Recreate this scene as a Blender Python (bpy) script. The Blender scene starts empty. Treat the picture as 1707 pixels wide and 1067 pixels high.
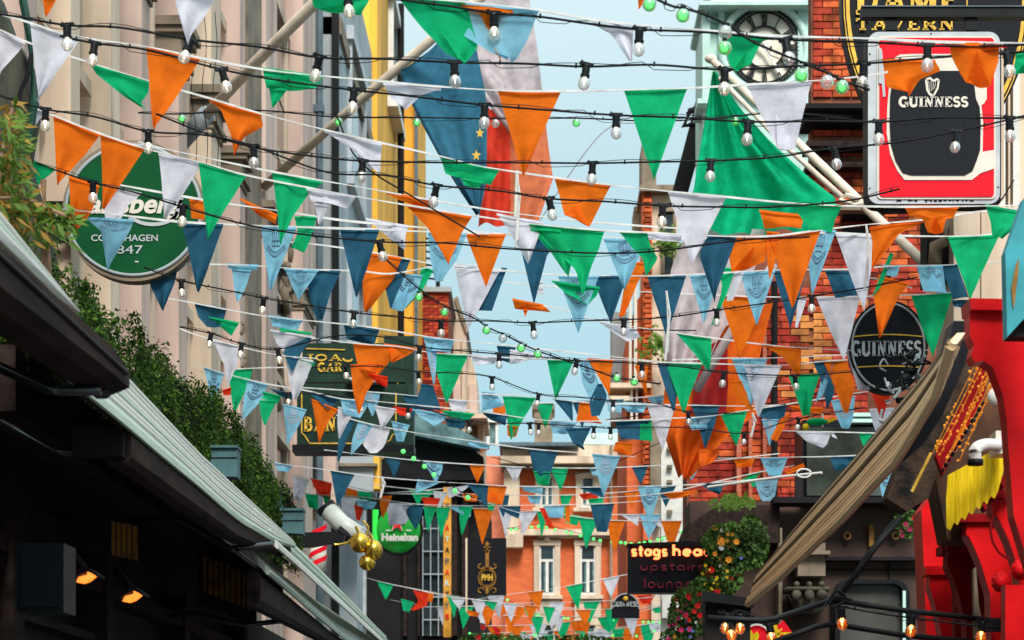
import bpy, bmesh, math, random
from mathutils import Vector, Matrix
R = math.radians
random.seed(7)
S = bpy.context.scene
C = S.collection
# ------------------------------------------------------------------ camera, sky, sun
KF = 4030.0                       # focal length in photo pixels
cam_d = bpy.data.cameras.new('street_camera')
cam = bpy.data.objects.new('street_camera', cam_d); C.objects.link(cam)
cam.location = (0, 0, 1.6); cam.rotation_euler = (R(90), 0, 0)
cam_d.sensor_width = 36; cam_d.lens = KF/1707*36
cam_d.shift_x = -(900-853.5)/1707; cam_d.shift_y = (1300-533.5)/1707
cam_d.clip_start = 0.1; cam_d.clip_end = 2000
cam_d.dof.use_dof = True; cam_d.dof.focus_distance = 14.0; cam_d.dof.aperture_fstop = 8
S.camera = cam
SUN_EL, SUN_AZ = R(58), R(200)
w = bpy.data.worlds.new('World'); S.world = w; w.use_nodes = True
nt = w.node_tree; nt.nodes.clear()
out = nt.nodes.new('ShaderNodeOutputWorld'); bg = nt.nodes.new('ShaderNodeBackground')
sky = nt.nodes.new('ShaderNodeTexSky'); sky.sky_type = 'NISHITA'; sky.sun_disc = False
sky.sun_elevation = SUN_EL; sky.sun_rotation = R(160); sky.air_density = 1.0; sky.dust_density = 1.5; sky.ozone_density = 1.0
mix = nt.nodes.new('ShaderNodeMix'); mix.data_type = 'RGBA'; mix.inputs[0].default_value = 0.86
tc = nt.nodes.new('ShaderNodeTexCoord'); nz = nt.nodes.new('ShaderNodeTexNoise'); nz.inputs['Scale'].default_value = 2.2; nz.inputs['Detail'].default_value = 4
sep = nt.nodes.new('ShaderNodeSeparateXYZ')
mr = nt.nodes.new('ShaderNodeMapRange'); mr.inputs[1].default_value = 0.10; mr.inputs[2].default_value = 0.30
cr = nt.nodes.new('ShaderNodeMix'); cr.data_type = 'RGBA'
SKYK = 9.6
cr.inputs[6].default_value = (0.42*SKYK, 0.72*SKYK, 0.82*SKYK, 1)      # lower, bluer cloud sheet
cr.inputs[7].default_value = (0.68*SKYK, 0.86*SKYK, 0.90*SKYK, 1)       # higher, whiter cloud sheet
nm = nt.nodes.new('ShaderNodeMath'); nm.operation = 'MULTIPLY_ADD'; nm.inputs[1].default_value = 0.16; nm.inputs[2].default_value = -0.08
ad = nt.nodes.new('ShaderNodeMath'); ad.operation = 'ADD'
L = nt.links
L.new(tc.outputs['Generated'], nz.inputs['Vector']); L.new(tc.outputs['Generated'], sep.inputs[0])
L.new(nz.outputs[0], nm.inputs[0]); L.new(sep.outputs[2], ad.inputs[0]); L.new(nm.outputs[0], ad.inputs[1])
L.new(ad.outputs[0], mr.inputs[0]); L.new(mr.outputs[0], cr.inputs[0])
L.new(sky.outputs[0], mix.inputs[6]); L.new(cr.outputs[2], mix.inputs[7])
zb = nt.nodes.new('ShaderNodeMapRange'); zb.inputs[1].default_value = 0.25; zb.inputs[2].default_value = 1.0; zb.inputs[3].default_value = 1.0; zb.inputs[4].default_value = 2.2   # overcast sky: brightest overhead
L.new(sep.outputs[2], zb.inputs[0]); vm = nt.nodes.new('ShaderNodeVectorMath'); vm.operation = 'SCALE'
L.new(mix.outputs[2], vm.inputs[0]); L.new(zb.outputs[0], vm.inputs['Scale']); L.new(vm.outputs[0], bg.inputs[0]); bg.inputs[1].default_value = 0.10
L.new(bg.outputs[0], out.inputs[0])
sd = bpy.data.lights.new('sun', 'SUN'); sd.energy = 3.6; sd.angle = R(20); sd.color = (1, 0.96, 0.9)
so = bpy.data.objects.new('sun', sd); C.objects.link(so)
dv = Vector((-0.15, 1.0, -0.92)); so.rotation_euler = dv.to_track_quat('-Z', 'Y').to_euler()
S.view_settings.view_transform = 'Standard'; S.view_settings.look = 'None'
S.view_settings.exposure = 0.15; S.view_settings.gamma = 1.0; S.view_settings.use_curve_mapping = False
S.render.engine = 'CYCLES'
S.cycles.max_bounces = 6; S.cycles.transparent_max_bounces = 16
# ------------------------------------------------------------------ materials
MATS = {}
def mat(name, col, rough=0.7, var=0.12, scale=6.0, bump=0.0, metal=0.0, transl=0.0, emit=None, estr=0, coat=0, stretch=None, col2=None, spec=0.2):
    if name in MATS: return MATS[name]
    m = bpy.data.materials.new(name); m.use_nodes = True; n = m.node_tree; p = n.nodes['Principled BSDF']; k = n.links
    p.inputs['Roughness'].default_value = rough; p.inputs['Metallic'].default_value = metal
    p.inputs['Specular IOR Level'].default_value = spec
    if coat: p.inputs['Coat Weight'].default_value = coat
    tcn = n.nodes.new('ShaderNodeTexCoord'); src = tcn.outputs['Object']
    if stretch:
        mp = n.nodes.new('ShaderNodeMapping'); mp.inputs['Scale'].default_value = stretch; k.new(src, mp.inputs[0]); src = mp.outputs[0]
    no = n.nodes.new('ShaderNodeTexNoise'); no.inputs['Scale'].default_value = scale; no.inputs['Detail'].default_value = 6; k.new(src, no.inputs['Vector'])
    mx = n.nodes.new('ShaderNodeMix'); mx.data_type = 'RGBA'
    c2 = col2 if col2 else tuple(max(0, c*(1-3*var)) for c in col)
    c1 = col if col2 else tuple(min(1, c*(1+var)) for c in col)
    ma = n.nodes.new('ShaderNodeMapRange'); ma.inputs[1].default_value = 0.35; ma.inputs[2].default_value = 0.7
    k.new(no.outputs[0], ma.inputs[0]); k.new(ma.outputs[0], mx.inputs[0])
    mx.inputs[6].default_value = (*c1, 1); mx.inputs[7].default_value = (*c2, 1)
    k.new(mx.outputs[2], p.inputs['Base Color'])
    if bump:
        b = n.nodes.new('ShaderNodeBump'); b.inputs['Strength'].default_value = bump; b.inputs['Distance'].default_value = 0.01
        n2 = n.nodes.new('ShaderNodeTexNoise'); n2.inputs['Scale'].default_value = scale*6; n2.inputs['Detail'].default_value = 4
        k.new(src, n2.inputs['Vector']); k.new(n2.outputs[0], b.inputs['Height']); k.new(b.outputs[0], p.inputs['Normal'])
    if name.startswith('brick '):      # every brick its own tone, some sooty
        oi = n.nodes.new('ShaderNodeObjectInfo'); ge = n.nodes.new('ShaderNodeNewGeometry'); am = n.nodes.new('ShaderNodeMath'); am.operation = 'ADD'; fr = n.nodes.new('ShaderNodeMath'); fr.operation = 'FRACT'
        k.new(oi.outputs['Random'], am.inputs[0]); k.new(ge.outputs['Random Per Island'], am.inputs[1]); k.new(am.outputs[0], fr.inputs[0])
        rp = n.nodes.new('ShaderNodeValToRGB'); e = rp.color_ramp.elements; e[0].position = 0; e[0].color = (0.30, 0.26, 0.26, 1); e[1].position = 1; e[1].color = (1.15, 1.15, 1.1, 1)
        e2_ = e.new(.22); e2_.color = (.72, .68, .66, 1)
        mm = n.nodes.new('ShaderNodeMix'); mm.data_type = 'RGBA'; mm.blend_type = 'MULTIPLY'; mm.inputs[0].default_value = 1
        k.new(fr.outputs[0], rp.inputs[0]); k.new(mx.outputs[2], mm.inputs[6]); k.new(rp.outputs[0], mm.inputs[7]); k.new(mm.outputs[2], p.inputs['Base Color'])
    if emit:
        p.inputs['Emission Color'].default_value = (*emit, 1); p.inputs['Emission Strength'].default_value = estr
    if transl:
        t = n.nodes.new('ShaderNodeBsdfTranslucent'); ms = n.nodes.new('ShaderNodeMixShader'); ms.inputs[0].default_value = transl
        k.new(mx.outputs[2], t.inputs[0]); k.new(p.outputs[0], ms.inputs[1]); k.new(t.outputs[0], ms.inputs[2])
        k.new(ms.outputs[0], n.nodes['Material Output'].inputs[0])
    MATS[name] = m; return m
def cloth(name, col, tr=0.5): return mat(name, col, rough=0.8, var=0.08, scale=11, bump=0.3, transl=tr, spec=0.08)
cG = cloth('green cloth', (0.010, 0.52, 0.20)); cO = cloth('orange cloth', (1.0, 0.19, 0.012))
cW = cloth('white cloth', (0.80, 0.785, 0.865)); cN = cloth('navy cloth', (0.022, 0.10, 0.17), 0.3)
cB = cloth('sky blue cloth', (0.28, 0.62, 0.80)); cR = cloth('scarlet cloth', (0.85, 0.045, 0.015))
CL = {'G': (cG, 'green'), 'O': (cO, 'orange'), 'W': (cW, 'white'), 'N': (cN, 'navy'), 'B': (cB, 'sky blue crested'), 'R': (cR, 'scarlet'), 'P': (cB, 'plain sky blue')}
mTape = cloth('white tape', (0.78, 0.78, 0.76), 0.3)
mInk = mat('crest ink', (0.05, 0.07, 0.14), var=0.0)
mInkP = mat('crest ink pale', (0.45, 0.42, 0.5), var=0.0)
mCable = mat('black rubber cable', (0.008, 0.009, 0.010), spec=0.1, rough=0.55, var=0.1)
mTealD = None
mSock = mat('black bakelite', (0.008, 0.009, 0.011), spec=0.15, rough=0.4, var=0.1)
def glass(name, col, tint, glow=None, gs=0.0):
    m = bpy.data.materials.new(name); m.use_nodes = True; n = m.node_tree; n.nodes.remove(n.nodes['Principled BSDF']); k = n.links
    tr = n.nodes.new('ShaderNodeBsdfTransparent'); tr.inputs[0].default_value = (*tint, 1)
    gl = n.nodes.new('ShaderNodeBsdfGlossy'); gl.inputs['Roughness'].default_value = 0.06; gl.inputs[0].default_value = (1, 1, 1, 1)
    df = n.nodes.new('ShaderNodeBsdfDiffuse'); df.inputs[0].default_value = (*col, 1)
    lw = n.nodes.new('ShaderNodeLayerWeight'); lw.inputs[0].default_value = 0.45
    m1 = n.nodes.new('ShaderNodeMixShader'); m1.inputs[0].default_value = 0.28; k.new(tr.outputs[0], m1.inputs[1]); k.new(df.outputs[0], m1.inputs[2])
    m2 = n.nodes.new('ShaderNodeMixShader'); k.new(lw.outputs[1], m2.inputs[0]); k.new(m1.outputs[0], m2.inputs[1]); k.new(gl.outputs[0], m2.inputs[2])
    k.new(m2.outputs[0], n.nodes['Material Output'].inputs[0]); MATS[name] = m; return m
mGlass = glass('clear bulb glass', (0.75, 0.72, 0.68), (0.93, 0.92, 0.9))
mGreenGlass = glass('green bulb glass', (0.2, 0.8, 0.25), (0.5, 0.95, 0.5))
mFil = mat('warm filament', (1, 0.8, 0.5), emit=(1.0, 0.82, 0.55), estr=6.0)
mFilO = mat('amber filament', (1, 0.6, 0.2), emit=(1.0, 0.75, 0.35), estr=11)
mAmber = glass('amber bulb glass', (1.0, 0.35, 0.06), (1.0, 0.55, 0.22))
mGreenGlow = mat('green bulb glow', (0.2, 0.9, 0.25), emit=(0.10, 1.0, 0.16), estr=.75)
mPink = mat('pinkish painted render', (0.62, 0.45, 0.375), var=0.14, scale=2.2, bump=0.25, stretch=(1, 1, 0.18))
mCream = mat('cream painted stone', (0.66, 0.51, 0.38), var=0.13, scale=3.0, bump=0.25, stretch=(1, 1, 0.2))
mTan = mat('weathered tan stone', (0.24, 0.185, 0.13), var=0.16, scale=3, bump=0.3)
mGreyStone = mat('grey painted render', (0.36, 0.40, 0.42), var=0.10, scale=1.6, bump=0.15, stretch=(1, 1, 0.3))
mYellow = mat('ochre yellow render', (0.86, 0.43, 0.05), var=0.14, scale=1.5, bump=0.15, stretch=(1, 1, 0.3))
mDark = mat('black shopfront paint', (0.026, 0.022, 0.020), spec=0.12, rough=0.7, var=0.2, scale=3, bump=0.1)
mBrownDark = mat('dark brown timber', (0.032, 0.019, 0.016), spec=0.1, rough=0.7, var=0.22, scale=5, bump=0.2, stretch=(3, 0.6, 3))
mCharcoal = mat('charcoal render', (0.018, 0.016, 0.017), spec=0.1, rough=0.8, var=0.15, scale=2)
mIron = mat('black iron', (0.010, 0.011, 0.012), spec=0.12, rough=0.45, var=0.1, metal=0.0)
mPipe = mat('blue grey iron pipe', (0.10, 0.14, 0.165), rough=0.5, var=0.1)
mWin = mat('dark window glass', (0.02, 0.03, 0.035), rough=0.08, var=0.1, spec=0.7)
mWinL = mat('window glass with painted sky', (0.12, 0.22, 0.22), rough=0.08, var=0.2, spec=0.8)  # sky reflection painted into the glass as a paler colour
mWhite = mat('white gloss paint', (0.70, 0.68, 0.63), rough=0.4, var=0.05)
mPole = mat('cream painted pole', (0.72, 0.62, 0.50), rough=0.5, var=0.08)
mGold = mat('gold leaf', (0.78, 0.46, 0.06), rough=0.4, var=0.12, scale=20)
mGoldD = mat('dull gold lettering', (0.28, 0.13, 0.02), rough=0.5, var=0.2, scale=12)
mBlack = mat('black sign enamel', (0.010, 0.011, 0.014), spec=0.1, rough=0.4, var=0.1, stretch=(30, 1, 0.5))
mGuinRed = mat('red sign enamel', (0.80, 0.008, 0.02), spec=0.1, rough=0.5, var=0.04)
mFrame = mat('pale blue grey sign frame', (0.46, 0.485, 0.505), rough=0.5, var=0.07)
mCreamPr = mat('cream print', (0.66, 0.61, 0.52), rough=0.5, var=0.03)
mMint = mat('mint green paint', (0.50, 0.70, 0.63), rough=0.55, var=0.06, scale=3)
mDial = mat('clock dial enamel', (0.86, 0.78, 0.64), rough=0.5, var=0.10, scale=6)
mHedge = mat('boxwood leaf', (0.026, 0.058, 0.008), spec=0.05, rough=0.6, var=0.3, scale=2.5, transl=0.2)
mHedgeL = mat('boxwood highlight leaf', (0.085, 0.155, 0.018), spec=0.05, rough=0.6, var=0.2, scale=2.5, transl=0.25)  # paler leaf copy, hedge highlights put into the colour
mHedgeCore = mat('boxwood inner twigs', (0.02, 0.03, 0.012), var=0.2)
mBamb = mat('bamboo leaf green', (0.13, 0.23, 0.03), rough=0.5, var=0.15, scale=5, transl=0.35)
mBambY = mat('bamboo leaf yellow', (0.45, 0.24, 0.04), rough=0.5, var=0.2, scale=5, transl=0.35)
mStem = mat('bamboo cane', (0.30, 0.17, 0.10), rough=0.5, var=0.1)
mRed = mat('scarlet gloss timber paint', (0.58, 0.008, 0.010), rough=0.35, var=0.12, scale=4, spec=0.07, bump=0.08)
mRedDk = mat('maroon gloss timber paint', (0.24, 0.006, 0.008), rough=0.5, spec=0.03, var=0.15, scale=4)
mTealB = mat('teal sign board', (0.04, 0.28, 0.32), rough=0.5, var=0.15, scale=5)
mOrBrick = None
def brickmat(name, c1, c2, mortar, sc, rough=0.85):
    m = bpy.data.materials.new(name); m.use_nodes = True; n = m.node_tree; p = n.nodes['Principled BSDF']; k = n.links
    t = n.nodes.new('ShaderNodeTexCoord'); mp = n.nodes.new('ShaderNodeMapping'); mp.inputs['Rotation'].default_value = (R(90), 0, 0)
    k.new(t.outputs['Object'], mp.inputs[0])
    b = n.nodes.new('ShaderNodeTexBrick'); b.inputs['Color1'].default_value = (*c1, 1); b.inputs['Color2'].default_value = (*c2, 1); b.inputs['Mortar'].default_value = (*mortar, 1)
    b.inputs['Scale'].default_value = sc; b.inputs['Mortar Size'].default_value = 0.02; b.inputs['Brick Width'].default_value = 0.9; b.inputs['Row Height'].default_value = 0.3
    k.new(mp.outputs[0], b.inputs['Vector'])
    no = n.nodes.new('ShaderNodeTexNoise'); no.inputs['Scale'].default_value = 1.4; no.inputs['Detail'].default_value = 6; k.new(t.outputs['Object'], no.inputs['Vector'])
    mx = n.nodes.new('ShaderNodeMix'); mx.data_type = 'RGBA'; mx.blend_type = 'MULTIPLY'; k.new(no.outputs[0], mx.inputs[0]); k.new(b.outputs[0], mx.inputs[6]); mx.inputs[7].default_value = (0.72, 0.62, 0.6, 1)
    k.new(mx.outputs[2], p.inputs['Base Color']); p.inputs['Roughness'].default_value = rough
    MATS[name] = m; return m
mOrBrick = brickmat('orange brickwork', (0.80, 0.165, 0.035), (0.66, 0.12, 0.028), (0.60, 0.22, 0.10), 4.2)
mRdBrickF = brickmat('dusky red brickwork', (0.55, 0.13, 0.06), (0.45, 0.10, 0.05), (0.5, 0.24, 0.15), 4.2)
mBr = [mat('brick red', (0.50, 0.060, 0.030), rough=0.85, var=0.2, scale=8, bump=0.3), mat('brick orange', (0.62, 0.12, 0.035), rough=0.85, var=0.2, scale=8, bump=0.3),
       mat('brick crimson', (0.40, 0.035, 0.022), rough=0.85, var=0.2, scale=8, bump=0.3), mat('brick buff', (0.66, 0.25, 0.07), rough=0.85, var=0.15, scale=8, bump=0.3)]
mMortar = mat('dark mortar', (0.24, 0.085, 0.05), rough=0.95, var=0.15)
# ------------------------------------------------------------------ mesh helpers
WO = {}
def W(px, py, Y): return Vector(((px-900)/KF*Y, Y, 1.6+(1300-py)/KF*Y))
class MB:
    def __init__(s): s.v = []; s.f = []
    def add(s, vs, fs):
        o = len(s.v); s.v += [Vector(v) for v in vs]; s.f += [tuple(i+o for i in f) for f in fs]; return s
    def box(s, x0, x1, y0, y1, z0, z1):
        if x0 > x1: x0, x1 = x1, x0
        if z0 > z1: z0, z1 = z1, z0
        vs = [(x, y, z) for z in (z0, z1) for y in (y0, y1) for x in (x0, x1)]
        return s.add(vs, [(0, 2, 3, 1), (4, 5, 7, 6), (0, 1, 5, 4), (2, 6, 7, 3), (0, 4, 6, 2), (1, 3, 7, 5)])
    def pbox(s, px0, px1, py0, py1, Y, d):      # box with its front at depth Y
        a = W(px0, py1, Y); b = W(px1, py0, Y); return s.box(a.x, b.x, Y, Y+d, a.z, b.z)
    def prism(s, pts, Y, d, dy=None):           # outline in px at depth Y, thickness d
        n = len(pts); f = [W(x, y, Y) for x, y in pts]; b = [v+Vector((0, d, 0)) for v in f]
        ar = sum(f[i].x*f[(i+1) % n].z-f[(i+1) % n].x*f[i].z for i in range(n))
        fs = [tuple(range(n)), tuple(range(2*n-1, n-1, -1))] + [(i, i+n, (i+1) % n+n, (i+1) % n) for i in range(n)]
        if ar < 0: fs = [t[::-1] for t in fs]
        return s.add(f+b, fs)
    def tube(s, pts, r, n=8, r2=None, cap=True):
        pts = [Vector(p) for p in pts]; o = len(s.v); m = len(pts)
        for i, p in enumerate(pts):
            t = (pts[min(i+1, m-1)]-pts[max(i-1, 0)]).normalized()
            u = t.cross(Vector((0, 0, 1)));
            if u.length < 1e-3: u = t.cross(Vector((0, 1, 0)))
            u.normalize(); v = t.cross(u)
            rr = r if r2 is None else r+(r2-r)*i/(m-1)
            for k in range(n):
                a = 2*math.pi*k/n; s.v.append(p+u*math.cos(a)*rr+v*math.sin(a)*rr)
        for i in range(m-1):
            for k in range(n):
                s.f.append((o+i*n+k, o+i*n+(k+1) % n, o+(i+1)*n+(k+1) % n, o+(i+1)*n+k))
        if cap: s.f.append(tuple(o+k for k in range(n))[::-1]); s.f.append(tuple(o+(m-1)*n+k for k in range(n)))
        return s
    def lathe(s, prof, n=12, at=(0, 0, 0)):      # prof (r,z), around Z
        o = len(s.v); a0 = Vector(at)
        for r, z in prof:
            for k in range(n):
                a = 2*math.pi*k/n; s.v.append(a0+Vector((r*math.cos(a), r*math.sin(a), z)))
        for i in range(len(prof)-1):
            for k in range(n): s.f.append((o+i*n+k, o+i*n+(k+1) % n, o+(i+1)*n+(k+1) % n, o+(i+1)*n+k))
        s.f.append(tuple(o+k for k in range(n))[::-1]); s.f.append(tuple(o+(len(prof)-1)*n+k for k in range(n))); return s
    def sphere(s, c, r, n=10, m=7, sc=(1, 1, 1)):
        o = len(s.v); c = Vector(c)
        for i in range(m+1):
            th = math.pi*i/m
            for k in range(n):
                a = 2*math.pi*k/n; s.v.append(c+Vector((r*sc[0]*math.sin(th)*math.cos(a), r*sc[1]*math.sin(th)*math.sin(a), r*sc[2]*math.cos(th))))
        for i in range(m):
            for k in range(n): s.f.append((o+i*n+k, o+(i+1)*n+k, o+(i+1)*n+(k+1) % n, o+i*n+(k+1) % n))
        return s
    def ring(s, cx, cy, r0x, r1x, r0y, r1y, Y, d, n=40):
        f = []
        o = len(s.v)
        for k in range(n):
            a = 2*math.pi*k/n
            for (rx, ry, yy) in ((r0x, r0y, Y), (r1x, r1y, Y), (r1x, r1y, Y+d), (r0x, r0y, Y+d)):
                q = W(cx+rx*math.cos(a), cy-ry*math.sin(a), Y); q.y = yy; s.v.append(q)
        for k in range(n):
            a, b = o+4*k, o+4*((k+1) % n)
            for j in range(4): s.f.append((a+j, a+(j+1) % 4, b+(j+1) % 4, b+j))
        return s
    def stroke(s, pts, w, Y, d=0.004, taper=None):  # flat px polyline, width w px
        m = len(pts); o = len(s.v)
        for i, p in enumerate(pts):
            a = pts[max(i-1, 0)]; b = pts[min(i+1, m-1)]
            t = Vector((b[0]-a[0], b[1]-a[1])); t = t.normalized() if t.length > 0 else Vector((1, 0)); nn = Vector((-t.y, t.x))*(w/2)
            for sg in (1, -1):
                q = W(p[0]+sg*nn.x, p[1]+sg*nn.y, Y); s.v.append(q); s.v.append(q+Vector((0, d, 0)))
        for i in range(m-1):
            a, b = o+4*i, o+4*(i+1)
            s.f += [(a, a+2, b+2, b), (a, b, b+1, a+1), (a+2, a+3, b+3, b+2), (a+1, b+1, b+3, a+3)]
        s.f.append((o, o+1, o+3, o+2)); e = o+4*(m-1); s.f.append((e, e+2, e+3, e+1)); return s
def fixn(me):
    b = bmesh.new(); b.from_mesh(me); bmesh.ops.recalc_face_normals(b, faces=b.faces); b.to_mesh(me); b.free()
def mk(name, mb, m, parent=None, smooth=False, label=None, off=None):
    base = WO.get(parent.name, Vector()) if parent else Vector()
    if off is not None: loc = Vector(off)
    else: loc = Vector()
    me = bpy.data.meshes.new(name); me.from_pydata([v-base-loc if off is None else v for v in mb.v], [], mb.f)
    fixn(me)
    if smooth: me.polygons.foreach_set('use_smooth', [True]*len(me.polygons))
    for x in (m if isinstance(m, (list, tuple)) else [m]): me.materials.append(x)
    o = bpy.data.objects.new(name, me); C.objects.link(o)
    if parent: o.parent = parent
    if off is not None: o.location = loc-base
    WO[o.name] = base+(loc-base if off is not None else Vector())
    if label: o['label'] = label
    return o
def tag(o, label, cat, group=None):
    o['label'] = label; o['category'] = cat
    if group: o['group'] = group
    return o
def thing(name, label, cat, loc=(0, 0, 0), group=None):
    o = bpy.data.objects.new(name, None); C.objects.link(o); o.location = loc; o.empty_display_size = 0.1
    WO[o.name] = Vector(loc); return tag(o, label, cat, group)
def struct(name, mb, m, stuff=False):
    o = mk(name, mb, m); o['kind'] = 'stuff' if stuff else 'structure'; return o
def inst(src, name, loc, parent, rot=None, scale=None, label=None):
    o = bpy.data.objects.new(name, src.data if hasattr(src, 'data') else src); C.objects.link(o)
    base = WO.get(parent.name, Vector()) if parent else Vector()
    if parent: o.parent = parent
    o.location = Vector(loc)-base; WO[o.name] = Vector(loc)
    if rot: o.rotation_euler = rot
    if scale: o.scale = scale if hasattr(scale, '__len__') else (scale,)*3
    if label: o['label'] = label
    return o
def catmull(pts, seg=6):
    P = [Vector(p) for p in pts]; P = [P[0]*2-P[1]]+P+[P[-1]*2-P[-2]]; r = []
    for i in range(1, len(P)-2):
        for k in range(seg):
            t = k/seg; a, b, c, d = P[i-1], P[i], P[i+1], P[i+2]
            r.append(0.5*((2*b)+(c-a)*t+(2*a-5*b+4*c-d)*t*t+(3*b-a-3*c+d)*t**3))
    r.append(P[-2]); return r
def arc(cx, cy, rx, ry, a0, a1, n=8): return [(cx+rx*math.cos(R(a0+(a1-a0)*i/n)), cy+ry*math.sin(R(a0+(a1-a0)*i/n))) for i in range(n+1)]
# lettering: glyphs in a 0..1 box, y up. (points, weight)
T_, t_ = 1.0, 0.42
SER = {
 'G': (0.95, [(arc(.5, .5, .42, .47, 45, 320, 14), T_), ([(.83, .0), (.83, .42)], T_), ([(.6, .42), (1.0, .42)], t_)]),
 'U': (0.95, [([(.2, 1), (.2, .35)]+arc(.5, .33, .30, .30, 180, 350, 8), T_), ([(.82, 1), (.82, .3)], .5), ([(.02, .98), (.4, .98)], t_), ([(.66, .98), (.98, .98)], t_)]),
 'I': (0.5, [([(.5, 0), (.5, 1)], T_), ([(.1, .98), (.9, .98)], t_), ([(.1, .02), (.9, .02)], t_)]),
 'N': (1.0, [([(.2, 0), (.2, 1)], .5), ([(.2, 1), (.8, 0)], T_), ([(.8, 0), (.8, 1)], .5), ([(.02, .98), (.3, .98)], t_), ([(.04, .02), (.36, .02)], t_), ([(.64, .98), (.98, .98)], t_)]),
 'E': (0.82, [([(.28, 0), (.28, 1)], T_), ([(.05, .97), (.9, .97)], .5), ([(.05, .03), (.92, .03)], .5), ([(.3, .5), (.7, .5)], t_), ([(.88, 1), (.88, .75)], t_), ([(.9, 0), (.9, .28)], t_)]),
 'S': (0.75, [(arc(.5, .74, .34, .24, 20, 235, 8)+arc(.5, .27, .36, .25, 80, -160, 10), .85)]),
 'D': (0.95, [([(.25, 0), (.25, 1)], T_), ([(.05, .97), (.45, .97)]+arc(.45, .5, .42, .47, 90, -90, 10)+[(.05, .03)], .7)]),
 'A': (1.0, [([(.5, 1), (.15, 0)], .5), ([(.5, 1), (.85, 0)], T_), ([(.25, .35), (.7, .35)], t_), ([(0, .02), (.32, .02)], t_), ([(.66, .02), (1, .02)], t_)]),
 'M': (1.15, [([(.15, 0), (.15, 1)], .5), ([(.15, 1), (.5, .1)], T_), ([(.5, .1), (.85, 1)], .5), ([(.85, 1), (.85, 0)], T_), ([(0, .02), (.3, .02)], t_), ([(.68, .02), (1, .02)], t_)]),
 'T': (0.9, [([(.5, 0), (.5, 1)], T_), ([(.05, .97), (.95, .97)], .5), ([(.08, 1), (.08, .75)], t_), ([(.92, 1), (.92, .75)], t_), ([(.28, .02), (.72, .02)], t_)]),
 'V': (1.0, [([(.15, 1), (.5, 0)], T_), ([(.5, 0), (.85, 1)], .5), ([(0, .98), (.34, .98)], t_), ([(.68, .98), (1, .98)], t_)]),
 'R': (0.95, [([(.25, 0), (.25, 1)], T_), ([(.05, .97), (.5, .97)]+arc(.5, .74, .3, .23, 90, -90, 8)+[(.25, .51)], .7), ([(.5, .5), (.9, .02)], T_), ([(.05, .02), (.45, .02)], t_)]),
 'B': (0.88, [([(.25, 0), (.25, 1)], T_), ([(.05, .97), (.5, .97)]+arc(.5, .75, .27, .22, 90, -90, 8)+[(.25, .52)], .7), ([(.5, .52)]+arc(.5, .275, .33, .245, 90, -90, 8)+[(.05, .03)], .7)]),
 'K': (0.95, [([(.25, 0), (.25, 1)], T_), ([(.28, .42), (.8, 1)], .5), ([(.42, .55), (.88, 0)], T_), ([(.05, .02), (.45, .02)], t_), ([(.62, .98), (.98, .98)], t_)]),
 'O': (0.95, [(arc(.5, .5, .40, .46, 0, 360, 18), .85)]), ' ': (0.45, []), "'": (0.3, [([(.5, 1), (.4, .75)], .6)]),
}
LOW = {  # single-line lowercase for tube lettering
 's': (.7, [arc(.5, .38, .28, .15, 30, 200, 5)+arc(.5, .12, .3, .13, 110, -150, 6)]), 't': (.6, [[(.45, .85), (.45, .1)]+arc(.6, .12, .15, .1, 180, 300, 4), [(.15, .55), (.8, .55)]]),
 'a': (.8, [arc(.45, .27, .3, .26, 0, 360, 12), [(.78, .55), (.78, 0)]]), 'g': (.8, [arc(.45, .27, .3, .26, 0, 360, 12), [(.78, .55), (.78, -.15)]+arc(.45, -.15, .33, .15, 0, -150, 6)]),
 'h': (.75, [[(.18, 1), (.18, 0)], [(.18, .3)]+arc(.47, .3, .29, .25, 160, 0, 6)+[(.76, 0)]]), 'e': (.8, [[(.15, .28), (.8, .28)]+arc(.48, .27, .32, .26, 0, 310, 12)]),
 'd': (.8, [arc(.45, .27, .3, .26, 0, 360, 12), [(.78, 1), (.78, 0)]]), 'u': (.75, [[(.18, .55), (.18, .2)]+arc(.47, .22, .29, .2, 180, 360, 6)+[(.76, .55)], [(.76, .2), (.76, 0)]]),
 'p': (.8, [[(.2, .55), (.2, -.3)], arc(.52, .27, .3, .26, 0, 360, 12)]), 'i': (.3, [[(.5, .55), (.5, 0)], [(.5, .78), (.5, .82)]]), 'r': (.5, [[(.3, .55), (.3, 0)], [(.3, .3)]+arc(.65, .3, .35, .22, 160, 70, 4)]),
 'l': (.3, [[(.5, 1), (.5, 0)]]), 'o': (.8, [arc(.5, .27, .32, .26, 0, 360, 12)]), 'n': (.75, [[(.18, .55), (.18, 0)], [(.18, .3)]+arc(.47, .3, .29, .25, 160, 0, 6)+[(.76, 0)]]), 'c': (.7, [arc(.5, .27, .32, .26, 50, 310, 10)]), ' ': (.5, []),
}
def serif_text(mb, s, x0, x1, ybase, h, Y, wt=None, gap=0.08, skip='', yoff=None):
    tot = sum(SER[c][0] for c in s)+gap*(len(s)-1); sc = (x1-x0)/tot; x = x0
    wt = wt or h*0.22
    for c in s:
        wd, st = SER[c]
        if c not in skip:
            for pts, k in st:
                dy = yoff(x) if yoff else 0
                mb.stroke([(x+p[0]*wd*sc, ybase-p[1]*h+dy) for p in pts], max(wt*k, h*0.05), Y)
        x += (wd+gap)*sc
    return mb
def neon_text(mb, s, x0, x1, ybase, h, Y, r):
    tot = sum(LOW[c][0] for c in s); sc = (x1-x0)/tot; x = x0
    for c in s:
        wd, st = LOW[c]
        for pts in st: mb.tube([W(x+p[0]*wd*sc, ybase-p[1]*h, Y) for p in pts], r, n=6)
        x += wd*sc
    return mb
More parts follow.
